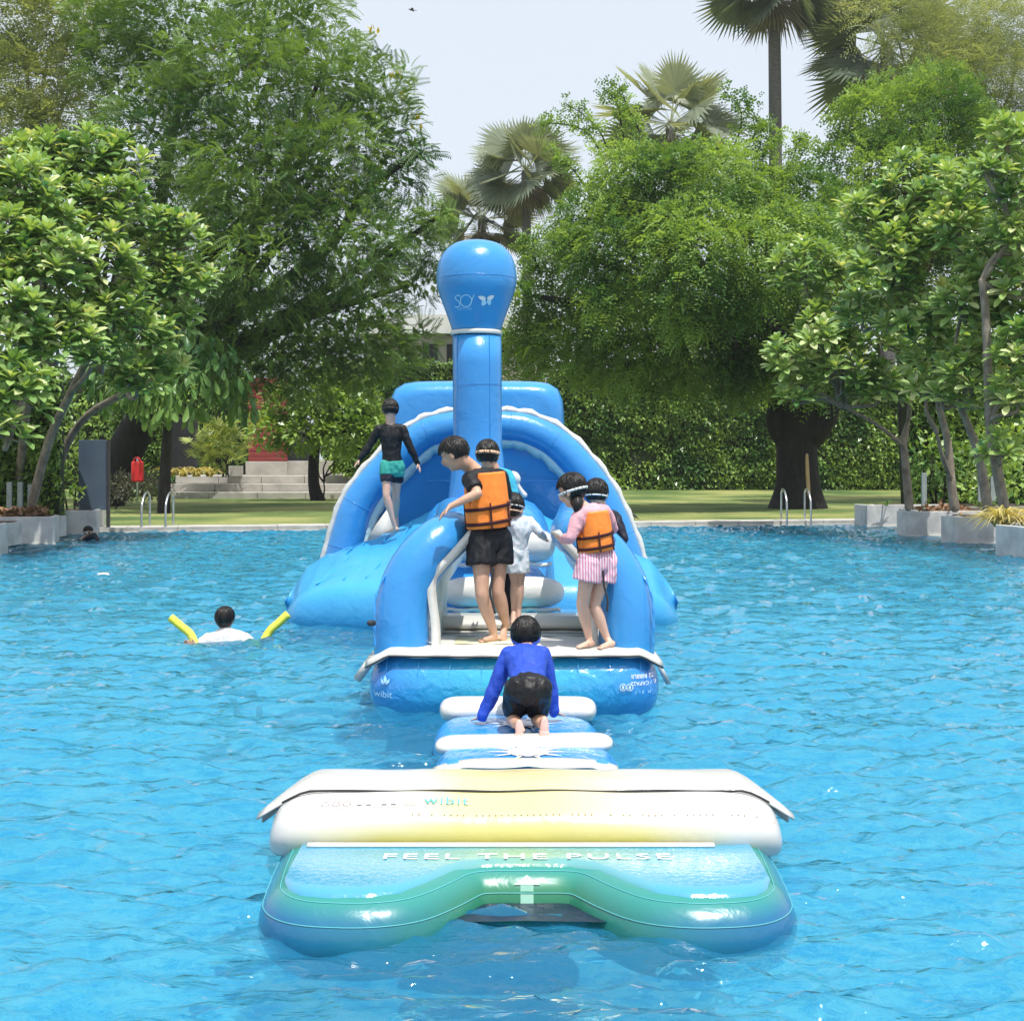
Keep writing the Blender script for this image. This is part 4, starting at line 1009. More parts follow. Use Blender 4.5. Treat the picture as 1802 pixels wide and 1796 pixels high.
def band(name, c, mx, k, z0, z1, mat, parent, rx=.088, ry=.106, tilt=0.0, th=.004):
    v = []; f = []; n = 44
    for rr, z in ((0, z0), (th, z0), (th, z1), (0, z1)):
        for j in range(n):
            b = 2 * math.pi * j / n; zz_ = z + tilt * math.sin(b)
            kk = math.sqrt(max(.1, 1 - ((zz_ - .022) / .11) ** 2))
            v.append(Vector(c) + (mx @ Vector((math.cos(b) * (rx * kk + rr), math.sin(b) * (ry * kk + rr) - .006, zz_))) * k)
    for i in range(4):
        for j in range(n): f.append((i * n + j, i * n + (j + 1) % n, ((i + 1) % 4) * n + (j + 1) % n, ((i + 1) % 4) * n + j))
    return link(name, mesh(v, f), mat, parent)
def eyes(q, mx, k, e):
    for x in (-.030, .030):
        v, f = ellipsoid(q(x, .070, -.002), (.012 * k, .007 * k, .006 * k), 12, 8, mx); link('eye', mesh(v, f), 'print', e)
        v, f = ellipsoid(q(x, .0745, -.002), (.005 * k, .004 * k, .005 * k), 10, 6, mx); link('pupil', mesh(v, f), 'eye', e)
        v, f = sweep([q(x - .016, .076, .020), q(x, .081, .024), q(x + .016, .076, .020)], [.003 * k] * 3, n=6); link('eyebrow', mesh(v, f), 'hair', e)
    v, f = sweep([q(-.020, .087, -.047), q(0, .0935, -.045), q(.020, .087, -.047)], [.003 * k, .0048 * k, .003 * k], n=8); link('lips', mesh(v, f), 'lip', e)

def torso(hl, hr, sl, sr, nk, k, hipw=.125, waistw=.115, chestw=.145, grow=0.0, t0=0.0, t1=1.0, flat_=False, dep=1.0):
    """stack from hips to neck; hl/hr hip joints, sl/sr shoulder joints"""
    hc, sc = (Vector(hl) + Vector(hr)) / 2, (Vector(sl) + Vector(sr)) / 2
    ax = (Vector(sr) - Vector(sl)).normalized(); up = (sc - hc).normalized(); hx2 = (Vector(hr) - Vector(hl)).normalized()
    fwd = ax.cross(up)
    st = [(-.16, hipw * .86, .09), (-.02, hipw * 1.02, .102), (.16, hipw * 1.02, .096), (.40, waistw * 1.08, .086), (.62, waistw * 1.18, .094), (.82, chestw * 1.06, .098), (.97, chestw * 1.0, .082), (1.06, chestw * .58, .056)]
    pts = []; rr = []
    for t, w_, d in st:
        if t < t0 - 1e-6 or t > t1 + 1e-6: continue
        pts.append(hc.lerp(sc, t) + fwd * 0); rr.append(((w_ + grow) * k, (d * dep + grow) * k))
    q = crom([(*p, *r) for p, r in zip(pts, rr)], 3); pts = [x[:3] for x in q]; rr = [(x[3], x[4]) for x in q]
    return sweep(pts, rr, axis=ax, n=22, cap=None if flat_ else 'round'), ax, up, fwd, hc, sc

def person(name, label, J, k, fd, parts, skin='skin', hands=None, feetup=None, headup=(0, 0, 1), low=-.055, group=None, voxel=.0088, extra=None):
    """J: joints; k: size (1 = adult of 1.7 m); parts: list of clothing specs"""
    J = {a: Vector(b) for a, b in J.items()}
    hc = (J['hl'] + J['hr']) / 2
    e = thing('person', hc.copy(), label, 'person', group)
    nk = J['neck']
    tor, ax, up, fwd, hcen, scen = torso(J['hl'], J['hr'], J['sl'], J['sr'], nk, k)
    sh = [tor]
    hk = .915 + .19 * k; hs, q, mx = headshapes(J['head'], fd, headup, hk); sh += hs
    sh.append(sweep([scen + up * -.01, nk, J['head'] - Vector(mx.col[2]) * .045 * k - Vector(mx.col[1]) * .018 * k], [.060 * k, .053 * hk, .056 * hk], n=14))
    sh.append(sweep([J['sl'], scen + up * .015 * k, J['sr']], [.048 * k, .058 * k, .048 * k], n=12))
    for s in 'lr':
        if 'e' + s in J:
            sh.append(seg(J['s' + s], J['e' + s], .050 * k, .037 * k, .08)); sh.append(seg(J['e' + s], J['w' + s], .038 * k, .024 * k, .12))
        if hands and s in hands and 'w' + s in J:
            d, pn, curl = hands[s]; sh += hand(J['w' + s], d, pn, k * 1.0, curl, 1 if s == 'r' else -1)
        if 'k' + s in J:
            sh.append(seg(J['h' + s], J['k' + s], .082 * k, .053 * k, .06, 14)); sh.append(seg(J['k' + s], J['a' + s], .053 * k, .034 * k, .22, 14))
            sh.append(ellipsoid(J['k' + s], (.052 * k,) * 3, 12, 8))
            if 't' + s in J:
                fu = (feetup or {}).get(s, (0, 0, 1))
                sh += foot(J['f' + s], J['t' + s], fu, k); sh.append(sweep([J['a' + s], J['f' + s] + (J['t' + s] - J['f' + s]) * .14 + Vector(fu) * .03 * k], [.034 * k, .030 * k], n=12))
    fuse('body', sh, voxel * max(k, .7), skin, e)
    eyes(q, mx, hk, e)
    hairmesh(J['head'], mx, hk, low=low - .018, parent=e)
    for p in parts:
        kind, mat = p[0], p[1]; o = p[2] if len(p) > 2 else {}
        g = o.get('grow', .010)
        if kind == 'shirt':
            ts = [torso(J['hl'], J['hr'], J['sl'], J['sr'], nk, k, grow=g, t0=o.get('t0', .16))[0], sweep([J['sl'], scen + up * .018 * k, J['sr']], [(.050 + g) * k, (.060 + g) * k, (.050 + g) * k], n=12),
                  sweep([scen, scen.lerp(nk, .45)], [(.060 + g) * k, (.052 + g) * k], n=14, cap=None)]
            sleeve = o.get('sleeve', 1.0)
            for s in 'lr':
                if 'e' + s not in J: continue
                a, b, c = J['s' + s], J['e' + s], J['w' + s]
                if sleeve >= 2: ts += [seg(a, b, (.052 + g) * k, (.040 + g) * k, .08), seg(b, b.lerp(c, .96), (.040 + g) * k, (.026 + g) * k, .10)]
                else: ts.append(sweep([a, a.lerp(b, sleeve * .5), a.lerp(b, sleeve)], [(.054 + g) * k, (.054 + g) * k, (.052 + g) * k], n=14, cap='round' if sleeve >= 1 else None))
            fuse(o.get('name', 'shirt'), ts, .010 * max(k, .7), mat, e, 2, wob=o.get('wob', .006))
        if kind == 'shorts':
            L = o.get('len', .5); fl = o.get('flare', .018); ts = [torso(J['hl'], J['hr'], J['sl'], J['sr'], nk, k, grow=g, t0=-.2, t1=o.get('t1', .22), flat_=True)[0]]
            mid = (J['hl'] + J['hr']) / 2 - up * .05 * k
            ts.append(ellipsoid(mid, ((.115 + g) * k, (.095 + g) * k, .085 * k), 16, 10, Matrix((ax, fwd, up)).transposed()))
            for s in 'lr':
                a, b = J['h' + s], J['k' + s]; ts.append(ellipsoid(a, ((.090 + g) * k,) * 3, 14, 10)); ts.append(ellipsoid(a + up * .05 * k, ((.078 + g) * k, (.082 + g) * k, .07 * k), 14, 10))
                if L > 1:
                    ts += [seg(a, b, (.084 + g) * k, (.056 + g) * k, .06), seg(b, b.lerp(J['a' + s], L - 1), (.055 + g) * k, (.038 + g) * k, .2)]
                else: ts.append(sweep([a + up * .02, a.lerp(b, L * .5), a.lerp(b, L)], [(.088 + g) * k, (.084 + g + fl * .5) * k, (.074 + g + fl) * k], n=16, cap=None))
            fuse(o.get('name', 'shorts'), ts, .010 * max(k, .7), mat, e, 1, wob=o.get('wob', .007))
        if kind == 'skirt':
            rings = []
            a0 = hcen + up * .06 * k; a1 = hcen - Vector((0, 0, 1)) * o.get('len', .26) * k
            for i in range(8):
                t = i / 7; c = a0.lerp(a1, t); w1 = (.128 + .05 * t + .012) * k; d1 = (.100 + .045 * t + .012) * k
                rings.append([c + ax * math.cos(b) * w1 * (1 + .09 * t * math.sin(b * 9)) + fwd * math.sin(b) * d1 * (1 + .09 * t * math.sin(b * 9)) for b in [2 * math.pi * j / 90 for j in range(90)]])
            v, f = loft(rings, caps=False); me = mesh(v, f); link('skirt', me, mat, e)
        if kind == 'vest':
            vest(e, J, k, ax, up, fwd, hcen, scen, nk, o)
        if kind == 'band': band(o.get('name', 'headband'), J['head'], mx, hk, o.get('z0', .0), o.get('z1', .02), mat, e, tilt=o.get('tilt', 0), th=o.get('th', .004))
        if kind == 'goggles':
            for x in (-.032, .032):
                v, f = sweep([q(x, .082, .002), q(x, .098, .002)], [.022 * k, .020 * k], n=14); link('goggle_lens', mesh(v, f), mat, e)
    return e, q, mx, (ax, up, fwd, hcen, scen)
def vest(e, J, k, ax, up, fwd, hc, sc, nk, o):
    """foam life jacket: front and back foam panels, webbing belts, buckles, hanging strap"""
    L = (sc - hc).length; t0, t1 = o.get('t0', .12), o.get('t1', 1.02)
    W, Dp = o.get('W', .150) * k, .112 * k; n = 24
    def shell(side):
        rings_o = []; rings_i = []
        for i in range(15):
            t = t0 + (t1 - t0) * i / 14; c = hc.lerp(sc, t)
            arm = max(0, (t - .55) / .45); half = (1.62 - .62 * arm ** .8) ; w_ = W * (1 - .05 * arm); puff = .010 * k * math.sin((i * 1.0) * 1.5)
            ro = []; ri = []
            for j in range(n + 1):
                a = -half / 1 + 2 * half * j / n; sx, cx_ = math.sin(a), math.cos(a)
                edge_ = 1 - .25 * max(0, abs(j / n * 2 - 1) - .85) / .15
                d = Dp * (1 - .12 * arm)
                pk = .012 * k * (abs(math.sin(j / n * math.pi * 3)) ** .5)
                ro.append(c + ax * sx * (w_ + .022 * k * edge_ + pk * .3) + fwd * side * cx_ * (d + .030 * k * edge_ + pk) )
                ri.append(c + ax * sx * (w_ - .018 * k) + fwd * side * cx_ * (d - .02 * k))
            rings_o.append(ro + ri[::-1])
        return loft(rings_o)
    for side in (-1, 1):
        v, f = shell(side); fuse('foam_panel', [(v, f)], .008, 'orange', e, 2, wob=.002, wscale=22)
    for s in ('sl', 'sr'):                       # shoulder pieces
        p = sc.lerp(J[s], .52); b_ = p - fwd * .085 * k - up * .02; c_ = p + fwd * .085 * k - up * .02
        v, f = sweep([b_, p + up * .058 * k, c_], [(.040 * k, .018 * k)] * 3, axis=ax, n=12); link('shoulder_piece', mesh(v, f), 'orange', e)
        v, f = sweep([b_ - ax * .0, p + up * .078 * k, c_], [(.018 * k, .004 * k)] * 3, axis=ax, n=8); link('webbing', mesh(v, f), 'belt', e)
    def loop(t, z=0, tilt=0, r=.0):
        c = hc.lerp(sc, t); pts = []
        for j in range(36):
            a = 2 * math.pi * j / 36
            pts.append(c + ax * math.sin(a) * (W + .030 * k + r) + fwd * math.cos(a) * (Dp + .046 * k + r) + up * tilt * math.sin(a) * k)
        return pts
    for t, ti in ((o.get('b1', .20), .012), (o.get('b2', .42), .016)):
        v, f = sweep(loop(t, tilt=ti), [(.0035 * k, .013 * k)] * 36, axis=None, n=8, cap=None, closed=True)
        me = mesh(v, f)
        pts = loop(t, tilt=ti); rings = []
        for i, p in enumerate(pts):
            rad_ = (p - hc.lerp(sc, t)).normalized(); rings.append([p + up * .013 * k, p + up * .013 * k + rad_ * .005, p - up * .013 * k + rad_ * .005, p - up * .013 * k])
        v, f = loft(rings + [rings[0]], caps=False); link('belt', mesh(v, f), 'belt', e)
    for a in (-.75, 0, .75, math.pi - .5, math.pi + .5):
        pts = []
        for t in np.linspace(o.get('b1', .20) - .10, o.get('b2', .42) + .06, 7):
            c = hc.lerp(sc, t); pts.append(c + ax * math.sin(a) * (W + .030 * k) + fwd * math.cos(a) * -(Dp + .049 * k))
        v, f = sweep(pts, [(.010 * k, .004 * k)] * len(pts), axis=ax, n=8); link('webbing', mesh(v, f), 'belt', e)
    c = hc.lerp(sc, .42); p = c - fwd * (Dp + .05 * k) + ax * .02
    G().box(-.018 * k, .018 * k, -.008, .008, -.022 * k, .022 * k, Matrix.Translation(p)).obj('buckle', 'seam', e, False, .003)
    if 'strap' in o:
        tube('loose_strap', o['strap'], (.010 * k), 'seam', e, dens=3, n=6)

Z0 = .442     # mat surface
# ---- 1 teenager in black with an orange vest
D = 10.12
J = dict(head=P(800, 800, D - .04), neck=P(826, 820, D), sl=P(826, 843, D - .10), sr=P(880, 838, D + .12), el=P(841, 868, D - .22), wl=P(792, 891, D - .26), er=P(892, 890, D + .22), wr=P(868, 925, D + .34),
         hl=P(846, 950, D - .03), hr=P(878, 950, D + .07), kl=P(848, 1046, D - .12), kr=P(876, 1040, D + .02), al=P(868, 1110, D - .02), ar=P(891, 1098, D + .10))
fl = P(873, 0, D); fl.z = Z0; tl = P(842, 0, D - .10); tl.z = Z0; J['fl'] = fl; J['tl'] = tl
J['fr'] = P(892, 1097, D + .12); tr_ = P(886, 0, D - .02); tr_.z = Z0 + .005; J['tr'] = tr_
st = [P(868, 1000, D - .2), P(866, 1020, D - .2), P(862, 1040, D - .21), P(867, 1062, D - .2), P(871, 1078, D - .2)]
E1, q1, m1_, fr1 = person('person', 'tall teenager in black shirt and orange life vest, leaning with one hand on the tube', J, .93, (-.86, .28, -.42),
    [('shirt', 'black', dict(sleeve=.72, t0=.0)), ('shorts', 'black', dict(len=.46, flare=.030, grow=.016, t1=.34)), ('vest', 'orange', dict(strap=st, t0=.20, b1=.30, b2=.54, W=.172, t1=1.08))],
    skin='skin', hands=dict(l=((-.7, -.1, -.72), (.35, -.1, -.9), .35), r=((-.5, .6, -.6), (0, .5, -.8), .4)), headup=(-.35, .1, .9), feetup=dict(r=(-.25, .9, .15)), low=-.035)
# ---- 2 girl in pink
D = 9.76
J = dict(head=P(1007, 864, D), neck=P(1018, 888, D + .01), sl=P(1020, 905, D - .07), sr=P(1064, 899, D + .10), el=P(1004, 946, D - .13), wl=P(990, 950, D + .06), er=P(1078, 930, D + .2), wr=P(1050, 950, D + .34),
         hl=P(1038, 990, D - .03), hr=P(1066, 988, D + .06), kl=P(1024, 1062, D - .02), kr=P(1046, 1066, D + .04), al=P(1036, 1120, D + .06), ar=P(1068, 1122, D + .06))
for s, h_, t_ in (('l', (1042, D + .07), (1014, D - .05)), ('r', (1078, D + .05), (1052, D - .09))):
    a = P(h_[0], 0, h_[1]); a.z = Z0; b = P(t_[0], 0, t_[1]); b.z = Z0; J['f' + s] = a; J['t' + s] = b
st = [P(1061, 1005, D - .16), P(1063, 1030, D - .15), P(1069, 1055, D - .15), P(1068, 1075, D - .15)]
E2, q2, m2_, fr2 = person('person', 'girl in pink top and striped shorts with orange life vest and white goggle strap', J, .78, (-.80, .45, -.30),
    [('shirt', 'pink', dict(sleeve=2, t0=.0)), ('shorts', 'stripe', dict(len=.42, flare=.04, grow=.022, t1=.3, wob=.006)), ('vest', 'orange', dict(strap=st, t0=.22, b1=.32, b2=.55)), ('band', 'strapwhite', dict(z0=-.013, z1=.004, th=.003))],
    skin='skin2', hands=dict(l=((-.2, .9, .2), (-.5, 0, -.6), .4), r=((-.5, .7, .1), (-.5, 0, -.6), .5)), low=-.075)
tube('ponytail', [P(1012, 876, D + .02), P(1016, 886, D - .08), P(1014, 897, D - .10)], [.05, .045, .02], 'hair', E2, dens=3, n=12)
# ---- 3 boy in navy behind her
D = 10.95
J = dict(head=P(1050, 870, D), neck=P(1056, 893, D), sl=P(1045, 908, D - .02), sr=P(1082, 908, D + .04), er=P(1098, 948, D - .03), wr=P(1082, 966, D + .14), el=P(1036, 945, D + .05), wl=P(1030, 955, D + .2),
         hl=P(1060, 990, D), hr=P(1082, 990, D + .02), kl=P(1068, 1045, D + .02), kr=P(1088, 1045, D), al=P(1068, 1092, D + .06), ar=P(1090, 1092, D + .08))
for s, x in (('l', 1068), ('r', 1090)):
    a = P(x, 0, D + .10); a.z = Z0; b = P(x - 6, 0, D - .04); b.z = Z0; J['f' + s] = b + Vector((.02, -.0, 0)); J['t' + s] = a + Vector((-.02, .06, 0))
person('person', 'boy in dark navy long sleeves half hidden behind the girl in pink', J, .72, (.25, .9, -.15), [('shirt', 'navy', dict(sleeve=2, t0=0)), ('shorts', 'navy', dict(len=.7, flare=.01)), ('band', 'strapwhite', dict(z0=-.02, z1=-.008))],
       skin='skin2', hands=dict(r=((-.4, .7, -.2), (-.6, 0, -.6), .4), l=((-.3, .8, -.2), (0, 0, -1), .4)), low=-.045)
# ---- 4 child in aqua top and navy leggings
D = 11.05
J = dict(head=P(858, 802, D), neck=P(866, 822, D), sl=P(856, 838, D - .02), sr=P(892, 836, D + .04), er=P(903, 868, D + .0), wr=P(898, 892, D + .12), el=P(846, 870, D + .1), wl=P(850, 895, D + .2),
         hl=P(872, 930, D), hr=P(894, 930, D + .02), kl=P(878, 1015, D - .04), kr=P(901, 1012, D - .06), al=P(886, 1078, D + .06), ar=P(902, 1080, D + .02))
for s, x in (('l', 886), ('r', 903)):
    a = P(x, 0, D - .05); a.z = Z0 + .03; b = P(x + 3, 0, D + .14); b.z = Z0 + .03; J['f' + s] = a; J['t' + s] = b
E4, q4, m4_, fr4 = person('person', 'child in aqua rash top and navy leggings with peach strap, behind the teenager', J, .84, (.1, .95, -.15), [('shirt', 'aqua', dict(sleeve=2, t0=.1)), ('shorts', 'navy', dict(len=1.96, name='leggings', wob=.001)), ('band', 'strappeach', dict(z0=.005, z1=.028))],
       skin='skin', hands=dict(r=((-.1, .8, -.3), (-.8, 0, -.3), .4), l=((.1, .8, -.3), (.8, 0, -.3), .4)), low=-.05)
tube('lime_stripe', [P(885, 842, D - .1), P(896, 862, D - .12), P(900, 878, D - .1)], .016, 'lime', E4, dens=3, n=8)
tube('white_piping', [P(897, 945, D - .11), P(900, 975, D - .125), P(900, 1010, D - .125), P(900, 1050, D - .06)], .006, 'strapwhite', E4, dens=3, n=6)
# ---- 5 small child in pale floral
D = 10.75
J = dict(head=P(902, 895, D), neck=P(908, 912, D + .02), sl=P(902, 922, D - .04), sr=P(932, 917, D + .05), er=P(948, 935, D + .02), wr=P(958, 946, D + .2), el=P(904, 947, D + .1), wl=P(912, 957, D + .22),
         hl=P(899, 974, D - .02), hr=P(917, 974, D + .03), kl=P(906, 1025, D), kr=P(915, 1028, D + .02), al=P(904, 1073, D + .06), ar=P(913, 1072, D + .03))
for s, x in (('l', 902), ('r', 912)):
    a = P(x, 0, D - .02); a.z = Z0 + .04; b = P(x + 2, 0, D + .13); b.z = Z0 + .03; J['f' + s] = a; J['t' + s] = b
person('person', 'small child in pale floral top and patterned shorts beside the teenager, leaning on white roll', J, .62, (.35, .85, -.2), [('shirt', 'palefloral', dict(sleeve=2, t0=0)), ('shorts', 'palefloral', dict(len=.62, flare=.03)), ('band', 'strappeach', dict(z0=-.03, z1=-.02)), ('band', 'strapwhite', dict(z0=.01, z1=.018, name='goggle_strap'))],
       skin='skin2', hands=dict(r=((.2, .9, -.3), (-.3, 0, -.9), .3), l=((.2, .9, -.3), (.3, 0, -.9), .3)), low=-.075)
# ---- 6 boy in black rash guard on the wing
D = 15.6
J = dict(head=P(687, 722, D), neck=P(687, 741, D), sl=P(667, 755, D), sr=P(708, 754, D), el=P(650, 784, D + .02), wl=P(633, 808, D + .0), er=P(723, 790, D), wr=P(735, 815, D + .04),
         hl=P(681, 822, D), hr=P(700, 822, D + .02), kl=P(680, 872, D - .06), kr=P(697, 872, D + .12), al=P(691, 914, D - .02), ar=P(697, 908, D + .34))
gz_ = lambda px, d: wing_pt(P(px, 0, d).x - TX, min(1, max(0, (d - 14.6) / 1.4)))[2] - .008
a = P(699, 0, D + .0); a.z = CH - (934 - HY) / F * D; J['fl'] = a; b = P(678, 0, D + .10); b.z = CH - (940 - HY) / F * D; J['tl'] = b
a = P(700, 0, D + .34); a.z = .93; J['fr'] = a; b = P(690, 0, D + .50); b.z = .90; J['tr'] = b
person('person', 'boy in black rash guard and teal shorts stepping along the left wing', J, .80, (-.15, .95, -.28), [('shirt', 'black', dict(sleeve=2, t0=.05)), ('shorts', 'navy', dict(len=.50, flare=.006, grow=.008, name='inner_shorts')), ('shorts', 'green', dict(len=.27, flare=.012, grow=.015, t1=.16)), ('band', 'seam', dict(z0=-.012, z1=.006, name='goggle_strap'))],
       skin='skin2', hands=dict(l=((-.55, -.1, -.7), (.6, .2, -.4), .25), r=((.35, -.1, -.9), (-.7, .2, 0), .3)), low=-.045)
# ---- 7 boy on all fours
D = 8.15
J = dict(head=P(925, 1119, 8.72), neck=P(926, 1140, 8.64), sl=P(896, 1152, 8.55), sr=P(954, 1152, 8.55), el=P(870, 1212, 8.50), wl=P(848, 1262, 8.48), er=P(968, 1210, 8.56), wr=P(975, 1254, 8.56),
         hl=P(912, 1212, 8.22), hr=P(948, 1212, 8.22), kl=P(902, 1276, 8.40), kr=P(945, 1280, 8.40), al=P(908, 1278, 8.10), ar=P(955, 1276, 8.08))
J['kl'].z = .195; J['kr'].z = .195; J['al'].z = .215; J['ar'].z = .215
a = P(912, 1271, 8.04); b = P(917, 1295, 7.99); b.z = .190; J['fl'] = a; J['tl'] = b
a = P(958, 1264, 8.02); b = P(958, 1295, 7.97); b.z = .190; J['fr'] = a; J['tr'] = b
E7, q7, m7_, fr7 = person('person', 'boy in royal blue rash guard and black shorts crawling on hands and knees', J, .78, (.02, .9, .25),
    [('shirt', 'royal', dict(sleeve=2, t0=.10, grow=.016)), ('shorts', 'blackshine', dict(len=.74, flare=.002, grow=.014, t1=.24)), ('band', 'strapblue', dict(z0=-.022, z1=.0, th=.006))],
    skin='skin', hands=dict(l=((-.35, .85, -.25), (0, -.2, -1), .1), r=((.35, .85, -.25), (0, -.2, -1), .1)), headup=(0, -.25, 1), feetup=dict(l=(0, 1, .1), r=(0, 1, .1)), low=-.05)
for c, d in ((P(914, 1280, 8.0), .025), (P(958, 1276, 7.985), .025)):
    v, f = ellipsoid(c + Vector((0, d - .055, .0)), (.024, .008, .052), 14, 10); link('sole', mesh(v, f), 'sole', E7)
    v, f = ellipsoid(c + Vector((0, d - .055, -.045)), (.030, .009, .030), 14, 10); link('sole', mesh(v, f), 'sole', E7)
# ---- 8 swimmer with the noodle
D = 13.45
c = P(396, 1090, D)
e = thing('person', Vector((c.x, D, 0)), 'swimmer with wet black hair and white shirt floating between yellow noodle ends', 'person')
hs, q, mx = headshapes(c, (.25, .95, -.05), (0, 0, 1), 1.02)
hc_ = P(398, 1128, D); sl_s, sr_s = P(366, 1130, D - .02), P(430, 1130, D + .02); sl_s.z = sr_s.z = -.01; scn = (sl_s + sr_s) / 2
body = hs + [sweep([scn - Vector((0, 0, .05)), c - Vector((0, .0, .07))], [.06, .05], n=14), sweep([sl_s, scn + Vector((0, 0, .035)), sr_s], [.06, .085, .06], n=14), sweep([scn, scn + Vector((0, .12, -.28)), scn + Vector((0, .30, -.48))], [(.17, .10), (.14, .09), (.14, .1)], axis=(1, 0, 0), n=18)]
for s, a, tgt in ((-1, sl_s, P(345, 1128, D - .1)), (1, sr_s, P(462, 1128, D - .1))):
    tgt.z = -.03; body += [seg(a, a + Vector((s * .16, -.02, -.14)), .05, .04), seg(a + Vector((s * .16, -.02, -.14)), tgt, .04, .026)] + hand(tgt, (s, 0, .2), (0, -1, 0), .9, .8, s)
for s in (-1, 1): body += [seg(scn + Vector((s * .08, .28, -.46)), scn + Vector((s * .12, .66, -.62)), .08, .055), seg(scn + Vector((s * .12, .66, -.62)), scn + Vector((s * .12, 1.0, -.78)), .05, .035)] + foot(scn + Vector((s * .12, 1.02, -.80)), scn + Vector((s * .12, 1.14, -.96)), (0, .8, .5), 1)
fuse('body', body, .009, 'skin', e); eyes(q, mx, 1.02, e); hairmesh(c, mx, 1.06, low=-.085, parent=e)
fuse('shirt', [sweep([sl_s + Vector((-.05, 0, -.04)), sl_s, scn + Vector((0, -.02, .045)), sr_s, sr_s + Vector((.05, 0, -.04))], [.075, .078, .105, .078, .075], n=16), sweep([scn, scn + Vector((0, .12, -.28)), scn + Vector((0, .28, -.46))], [(.19, .13), (.17, .13), (.18, .14)], axis=(1, 0, 0), n=18)], .010, 'whitecloth', e, 2, wob=.008, wscale=9)
a, b = P(300, 1086, D - .02), P(507, 1080, D - .02)
pts = [tuple(a), tuple(P(318, 1101, D - .03)), tuple(P(336, 1117, D - .04)), (P(352, 0, D).x, D - .06, -.10), (P(375, 0, D).x, D + .12, -.24), (P(398, 0, D).x, D + .2, -.26), (P(425, 0, D).x, D + .12, -.24), (P(455, 0, D).x, D - .06, -.10), tuple(P(474, 1111, D - .04)), tuple(P(490, 1096, D - .03)), tuple(b)]
tag(tube('pool_noodle', pts, .040, 'foam', dens=6, n=16, cap=None), 'yellow foam noodle bent under the swimmer, both ends out of the water', 'pool noodle')
# ---- 9 swimmer by the left planter
D = 29.6
c = P(155, 936, D); 
e = thing('person', Vector((c.x, D, 0)), 'swimmer in dark rash guard and goggles with raised elbow beside the planter', 'person')
hs, q, mx = headshapes(c, (.75, -.6, -.2), (.1, 0, 1), 1.05)
s0 = c + Vector((-.14, .02, -.20)); el_ = c + Vector((.17, -.1, -.06)); 
fuse('body', hs + [sweep([s0 + Vector((0, 0, -.2)), s0, c + Vector((0, 0, -.08))], [.12, .09, .05], n=14), seg(s0, el_, .055, .042), seg(el_, c + Vector((.32, -.25, -.20)), .04, .028)] + hand(c + Vector((.32, -.25, -.20)), (.7, -.5, -.4), (0, 0, -1), 1, .3, 1) + [sweep([s0 + Vector((0, 0, -.1)), s0 + Vector((-.2, .2, -.6))], [(.16, .11), (.13, .1)], axis=(1, 0, 0), n=14)], .012, 'skin', e)
eyes(q, mx, 1.05, e); hairmesh(c, mx, 1.08, low=-.06, parent=e)
fuse('shirt', [seg(s0, el_, .072, .058), seg(el_, c + Vector((.30, -.23, -.19)), .056, .04), sweep([s0 + Vector((-.12, .05, -.12)), s0 + Vector((.0, 0, -.02)), s0 + Vector((.12, -.02, -.12))], [.09, .10, .08], n=14)], .012, 'navy', e, 1)
band('goggle_strap', c, mx, 1.05, -.01, .012, 'strapwhite', e)
for x in (-.032, .032):
    v, f = sweep([q(x, .082, .002), q(x, .100, .002)], [.022, .020], n=14); link('goggle_lens', mesh(v, f), 'seam', e)
# small things
tag(tube('float_scrap', [tuple(P(174, 1011, 20.9)), tuple(P(183, 1010, 20.95)), tuple(P(190, 1011, 20.9))], .025, 'whitecloth', dens=3, n=8), 'small whitish scrap floating alone on the open water at left', 'scrap')
def bird(c, k, lab, flying):
    e = thing('bird', c, lab, 'bird')
    f_ = Vector((-1, 0, .12)).normalized() if flying else Vector((-.8, 0, .6)).normalized()
    v, f = sweep([c - f_ * .10 * k, c, c + f_ * .07 * k, c + f_ * .115 * k + Vector((0, 0, .02 * k))], [.012 * k, .034 * k, .028 * k, .020 * k], n=10); link('body', mesh(v, f), 'seam', e)
    v, f = sweep([c + f_ * .13 * k + Vector((0, 0, .02 * k)), c + f_ * .16 * k + Vector((0, 0, .015 * k))], [.006 * k, .002 * k], n=6); link('beak', mesh(v, f), 'belt', e)
    v, f = sweep([c - f_ * .10 * k, c - f_ * .20 * k], [(.02 * k, .004 * k), (.03 * k, .003 * k)], axis=(0, 1, 0), n=8); link('tail', mesh(v, f), 'seam', e)
    if flying:
        for s in (-1, 1):
            v, f = sweep([c, c + Vector((.02, s * .10, .05)) * k, c + Vector((.06, s * .24, .0)) * k], [(.05 * k, .008 * k), (.045 * k, .006 * k), (.01 * k, .003 * k)], axis=(1, 0, 0), n=8); link('wing', mesh(v, f), 'seam', e)
    else:
        for s in (-1, 1):
            v, f = sweep([c - f_ * .08 * k + Vector((0, s * .025 * k, 0)), c + f_ * .04 * k + Vector((0, s * .032 * k, 0))], [.012 * k, .022 * k], n=8); link('wing', mesh(v, f), 'seam', e)
            v, f = sweep([c + Vector((0, s * .015 * k, -.02 * k)), Vector((c.x, c.y + s * .015 * k, .135))], [.005 * k] * 2, n=5); link('leg', mesh(v, f), 'belt', e)
bird(P(725, 18, 60), 1.1, 'tiny dark bird flying in the open sky', True)
bc = P(1117, 912, 36); bc.z = .26; bird(bc, 1.0, 'small dark bird perched on the pool edge right of the arch', False)
